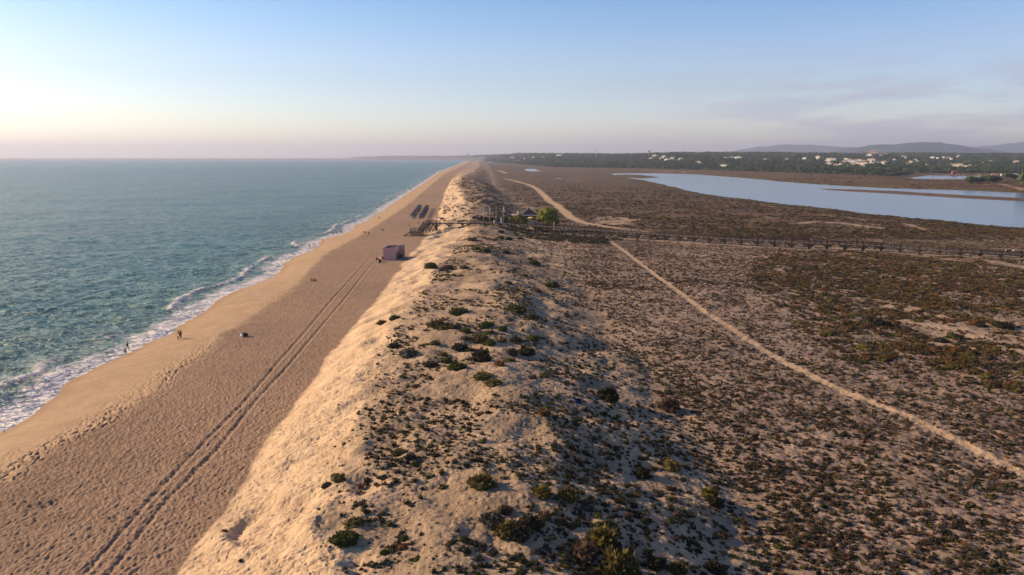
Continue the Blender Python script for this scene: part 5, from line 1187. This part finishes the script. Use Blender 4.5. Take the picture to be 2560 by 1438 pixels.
person(779, 703, 'sit', 1.7, 'black', 'black', 90, 'sunbather sitting on trodden sand, left one of a lone pair', 1); person(787, 703.2, 'sit', 1.65, 'brown', 'brown', 60, 'sunbather sitting on trodden sand, right one of a lone pair', 1)
g_ = ground(974, 559); tb = B(); box(tb, -1.1, 1.1, -.5, .5, .02, .07); tw = build('towel', tb, CLO['blue'], None, label='dark towel spread under the standing person', category='towel'); tw.location = g_
for i, (px, py, nm) in enumerate(((1012, 497, 'nearest'), (1032, 479.5, 'second'), (1038, 478.5, 'third'), (1052, 490, 'fourth'), (1045.5, 469.5, 'fifth'), (1058, 461.5, 'sixth'), (1060, 460.5, 'seventh'), (1073, 452.5, 'eighth'), (1075, 451, 'ninth'), (1087, 443.5, 'tenth'), (1100, 440.5, 'farthest'))):
    person(px, py, ('walk', 'stand')[i % 2], 1.75, ('black', 'brown', 'red')[i % 3], ('black', 'blue')[i % 2], 40 * i, f'tiny walker by the distant waterline, {nm} from the viewer', 1, None, G3)
person(1024.2, 568.5, 'stand', 1.75, 'black', 'black', 80, 'dark figure at the sea end of the lower landing', 1, None); person(1046, 563, 'stand', 1.7, 'black', 'brown', 0, 'dark figure behind the lower landing', 1)
for px, t_, lab in ((1067.5, 'red', 'person in red at the left of the upper platform'), (1071.5, 'black', 'person in black in the middle of the upper platform'), (1075.5, 'grey', 'person in grey at the right of the upper platform')): person(px, 556.5, 'stand', 1.75, t_, 'black', 60, lab, 1, 7.0)
person(1090.5, 534, 'stand', 1.8, 'brown', 'brown', 30, 'brown figure standing at the foot of the far dune', 1); person(1091, 549, 'stand', 1.7, 'brown', 'black', 0, 'brown figure just behind the stairway', 1)
def onbw(px, top, bot, lab, off=0., pose='walk'):
    # the point of the deck under that sight line
    best = min((abs((p.x / p.y) * FPX / 1.0 - (px - 1280) * 1.0), s_) for s_ in np.linspace(0, acc, 1600) for p in [along(s_)]); c = along(best[1]); n_, d = side(best[1])
    r = person(px, 600, pose, 1.72, top, bot, math.degrees(math.atan2(d.y, d.x)) + (90 if random.random() < .5 else -90), lab, 1, 5, G2); r.location = c + n_ * off
onbw(1496, 'white', 'black', 'walker in a white top nearest the big tree on the boardwalk'); onbw(1493, 'grey', 'grey', 'walker in grey beside the first one in white on the boardwalk', .5)
onbw(1597, 'red', 'black', 'walker in dark red on the boardwalk where the sand track ends'); onbw(1629.5, 'white', 'blue', 'walker in white leading a knot of people in mid boardwalk'); onbw(1635, 'black', 'black', 'walker in black following the one in white in mid boardwalk', .4)
onbw(1643, 'grey', 'black', 'walker in pale grey in the knot in mid boardwalk', -.4); onbw(1657, 'black', 'blue', 'walker in black at the right of the knot in mid boardwalk'); onbw(2031, 'white', 'grey', 'walker with a small white cap on the right half of the boardwalk')
onbw(2211, 'red', 'brown', 'walker in dull red, left of a pair on the right half of the boardwalk'); onbw(2229, 'white', 'blue', 'walker in white, right of a pair on the right half of the boardwalk'); onbw(2523.5, 'white', 'red', 'walker in bright white by the denser rails at the right end')
onbw(2541, 'white', 'blue', 'walker in white at the left of the group by the right edge'); onbw(2544.5, 'white', 'black', 'second walker in white in the group by the right edge', .5); onbw(2552, 'grey', 'black', 'walker in grey in the group by the right edge', -.3); onbw(2557.5, 'black', 'black', 'walker in black cut by the right edge', .3)

# ------------------------------------------------------------------ far things
BIG = [(2427, 463, 24, 444, 'round dark bush tree at the left end of the near bank', 'a'), (2446, 462, 22, 448, 'low dark tree between the round bush and the spreading pine', 'c'), (2468, 461, 32, 441, 'broad green pine spreading over the near bank', 'b'),
       (2490, 461, 26, 445, 'dark pine right of the broad green one on the near bank', 'c'), (2515, 459, 30, 435, 'flat topped umbrella pine with open trunk on the near bank', 'b'), (2536, 459, 20, 441, 'dark umbrella pine beside the flat topped one', 'a'),
       (2556, 473, 40, 434, 'tall bright green pine at the right edge above a sandy cut', 'b'), (2590, 473, 44, 430, 'green pine just outside the right edge of the bank', 'b')]
for i, (px, py, wd, tp, lab, kc) in enumerate(BIG):
    x, y = at(px, py, .8); z = tz(x, y); Hh = (py - tp) / FPX * y; Wd = wd / FPX * y
    r = empty('pine_tree', (x, y, z), 0, label=lab, category='tree', group='pines on the near bank of the second water'); um = 'umbrella' in lab
    g = random.Random(i); lob = [((g.uniform(-.3, .3)) * Wd, g.uniform(-.2, .2) * Wd, Hh * (.72 if um else .48), Wd * g.uniform(.28, .42), Hh * (.26 if um else .50)) for _ in range(7)]
    link('crown', crown_mesh(lob, 110, tuple(1.7 * q__ for q__ in PINE[kc]), 60 + i, 1.3), r); b = B(); tube(b, [(0, 0, -.5), (.2, 0, Hh * .4), (0, 0, Hh * .75)], [.4, .3, .2], 7)
    for a in (0, 2, 4): tube(b, [(.1, 0, Hh * .35), (math.cos(a) * Wd * .25, math.sin(a) * Wd * .25, Hh * .75)], [.2, .1], 5)
    build('trunk', b, BARK, r, True)
# boathouse and beach house on the second water
def small_house(px, py, wpx, hpx, wall, roof, lab, name='beach_house', ov=1.15):
    x, y = at(px, py, 1.2); z = tz(x, y); W = wpx / FPX * y; H = hpx / FPX * y; r = empty(name, (x, y, z), -.1, label=lab, category='house'); b = B(); box(b, -W / 2, W / 2, -3, 3, -1, H * .6); build('wall', b, wall, r)
    b = B(); box(b, -W / 2 * ov, W / 2 * ov, -3.6, 3.6, H * .6, H, (-W / 4, W / 4, -.3, .3)); build('roof', b, roof, r)
    for i in range(3): b = B(); xx = -W / 3 + i * W / 3; box(b, xx - .6, xx + .6, -3.08, -2.95, .6, 2.2); build('window', b, GLASS, r)
small_house(2386, 437, 13, 8, REDR, REDR, 'small red boathouse at the water edge below the cream terrace', 'boathouse'); small_house(2486, 441, 16, 7, SANDW, TERRA, 'low yellow beach house at the right of the second water'); small_house(2508, 440, 9, 5, WHITEP, FLATR, 'small white hut right of the yellow beach house'); small_house(2536, 441, 14, 5, WHITEP, FLATR, 'long low white hut near the right edge beyond the pines')
for px, py, hp_, lab in ((2380.5, 437.5, 5, 'white sail standing left of the red boathouse'), (2390.5, 438, 5, 'white sail standing right of the red boathouse'), (2396, 438, 3.2, 'small white sail right of the pair by the boathouse'), (2407, 438.5, 3, 'small white sail on the sand between boathouse and beach house'), (2446.5, 438.5, 4.5, 'white sail alone in mid shore of the second water')):
    x, y = at(px, py, 1); z = max(tz(x, y), LZ); h = hp_ / FPX * y; r = empty('sailing_dinghy', (x, y, z), .3, label=lab, category='dinghy', group='dinghies on the shore of the second water')
    b = B(); box(b, -1.6, 1.6, -.5, .5, 0, .55, (-2.1, 1.8, -.75, .75)); build('hull', b, WHITEP, r); b = B(); tube(b, [(0, 0, .5), (0, 0, h)], [.06, .04], 6); build('mast', b, GREYM, r)
    b = B(); b['V'] = [(.05, 0, .9), (1.7, .1, .9), (.05, 0, h), (.05, .03, .9), (1.7, .13, .9), (.05, .03, h)]; b['F'] = [(0, 1, 2), (5, 4, 3), (0, 3, 4, 1), (1, 4, 5, 2), (2, 5, 3, 0)]; build('sail', b, WHITEP, r)
# lattice mast and water tower on the skyline of the wood
x, y = (1486 - 1280) / FPX * 3600, 3600; z = tz(x, y); h = CAM_H + (392 - 371) / FPX * y - z; r = empty('lattice_mast', (x, y, z), 0, label='thin lattice mast rising above the skyline of the wood', category='mast'); b = B(); hb = 3.2
for sx_, sy_ in ((-1, -1), (1, -1), (1, 1), (-1, 1)): bar(b, (sx_ * hb, sy_ * hb, -2), (sx_ * .7, sy_ * .7, h), .5)
for i in range(10):
    f0, f1_ = i / 10, (i + 1) / 10; w0, w1 = hb + (.7 - hb) * f0, hb + (.7 - hb) * f1_
    for (a, c_) in (((-1, -1), (1, -1)), ((1, -1), (1, 1)), ((1, 1), (-1, 1)), ((-1, 1), (-1, -1))): bar(b, (a[0] * w0, a[1] * w0, h * f0), (c_[0] * w1, c_[1] * w1, h * f1_), .3)
build('lattice', b, GREYM, r); b = B(); box(b, -1.8, 1.8, -1, 1, h * .84, h * .95); build('antenna', b, WHITEP, r)
x, y = (1617 - 1280) / FPX * 3300, 3300; z = tz(x, y); h = CAM_H + (392 - 377) / FPX * y - z; r = empty('water_tower', (x, y, z), 0, label='dark narrow water tower on the skyline right of the mast', category='tower'); b = B(); tube(b, [(0, 0, -2), (0, 0, h - 8)], [1.6, 1.4], 10); build('shaft', b, PINKW, r); b = B(); tube(b, [(0, 0, h - 8.5), (0, 0, h - 6), (0, 0, h - 1), (0, 0, h)], [1.5, 3.4, 3.4, .5], 12); build('tank', b, WOOD, r)
# the faint town at the end of the coast
TW = [(1106, 395.5, 5), (1115, 391, 4), (1120, 392.5, 5), (1124, 393, 6), (1132, 390.5, 4), (1138, 391, 6), (1143, 390, 6), (1148, 393, 5), (1155, 394, 4), (1160, 392, 4), (1165, 393, 5), (1171.5, 384.5, 5), (1176, 392, 6), (1182, 390, 4), (1187, 391.5, 5), (1191, 393, 5), (1128, 395, 6), (1152, 395.5, 5), (1168, 396, 6), (1180, 396, 5), (1188, 396, 6), (1196, 394, 4)]
PALE = mat('pale_block', (.62, .58, .54), .8)
for i, (px, tp, wd) in enumerate(TW):
    y = 9700 + (i % 4) * 90; x = (px - 1280) / FPX * y; z = max(tz(x, y), .5); W = wd / FPX * y; h = CAM_H + (392 - tp) / FPX * y - z; tall = abs(px - 1171.5) < .1
    r = empty('tower_block', (x, y, z), 0, label='tallest tower block in the hazy far town' if tall else f'pale hazy block, number {"one two three four five six seven eight nine ten eleven twelve thirteen fourteen fifteen sixteen seventeen eighteen nineteen twenty twenty-one twenty-two".split()[sorted(q__[0] for q__ in TW).index(px)]} from the left in the far town', category='building', group='blocks of the far town')
    b = B(); box(b, -W / 2, W / 2, -9, 9, -3, h); build('wall', b, PALE, r); b = B(); box(b, -W / 2 - .3, W / 2 + .3, -9.3, 9.3, h, h + 1.2); build('roof', b, FLATR, r)
    for k_ in range(max(1, int(h / 14))): b = B(); box(b, -W * .4, W * .4, -9.4, -9.1, 5 + k_ * 14, 9 + k_ * 14); build('window_band', b, GLASS, r)
# ------------------------------------------------------------------ haze
hz = bpy.data.materials.new('haze'); hz.use_nodes = True; t = hz.node_tree; t.nodes.clear()
o_ = N(t, 'ShaderNodeOutputMaterial'); v_ = N(t, 'ShaderNodeVolumePrincipled')
v_.inputs['Color'].default_value = (.72, .79, 1.0, 1); v_.inputs['Density'].default_value = HAZE; v_.inputs['Anisotropy'].default_value = .25
t.links.new(v_.outputs[0], o_.inputs['Volume'])
bx0, bx1, by0, by1, bz0, bz1 = -32000, 32000, -2000, 34000, -9, 480
hv = [(x, y, z) for z in (bz0, bz1) for y in (by0, by1) for x in (bx0, bx1)]
link('haze', arrays_mesh('haze', hv, [(0, 2, 3, 1), (4, 5, 7, 6), (0, 1, 5, 4), (2, 6, 7, 3), (0, 4, 6, 2), (1, 3, 7, 5)], False, None, hz), kind='stuff')
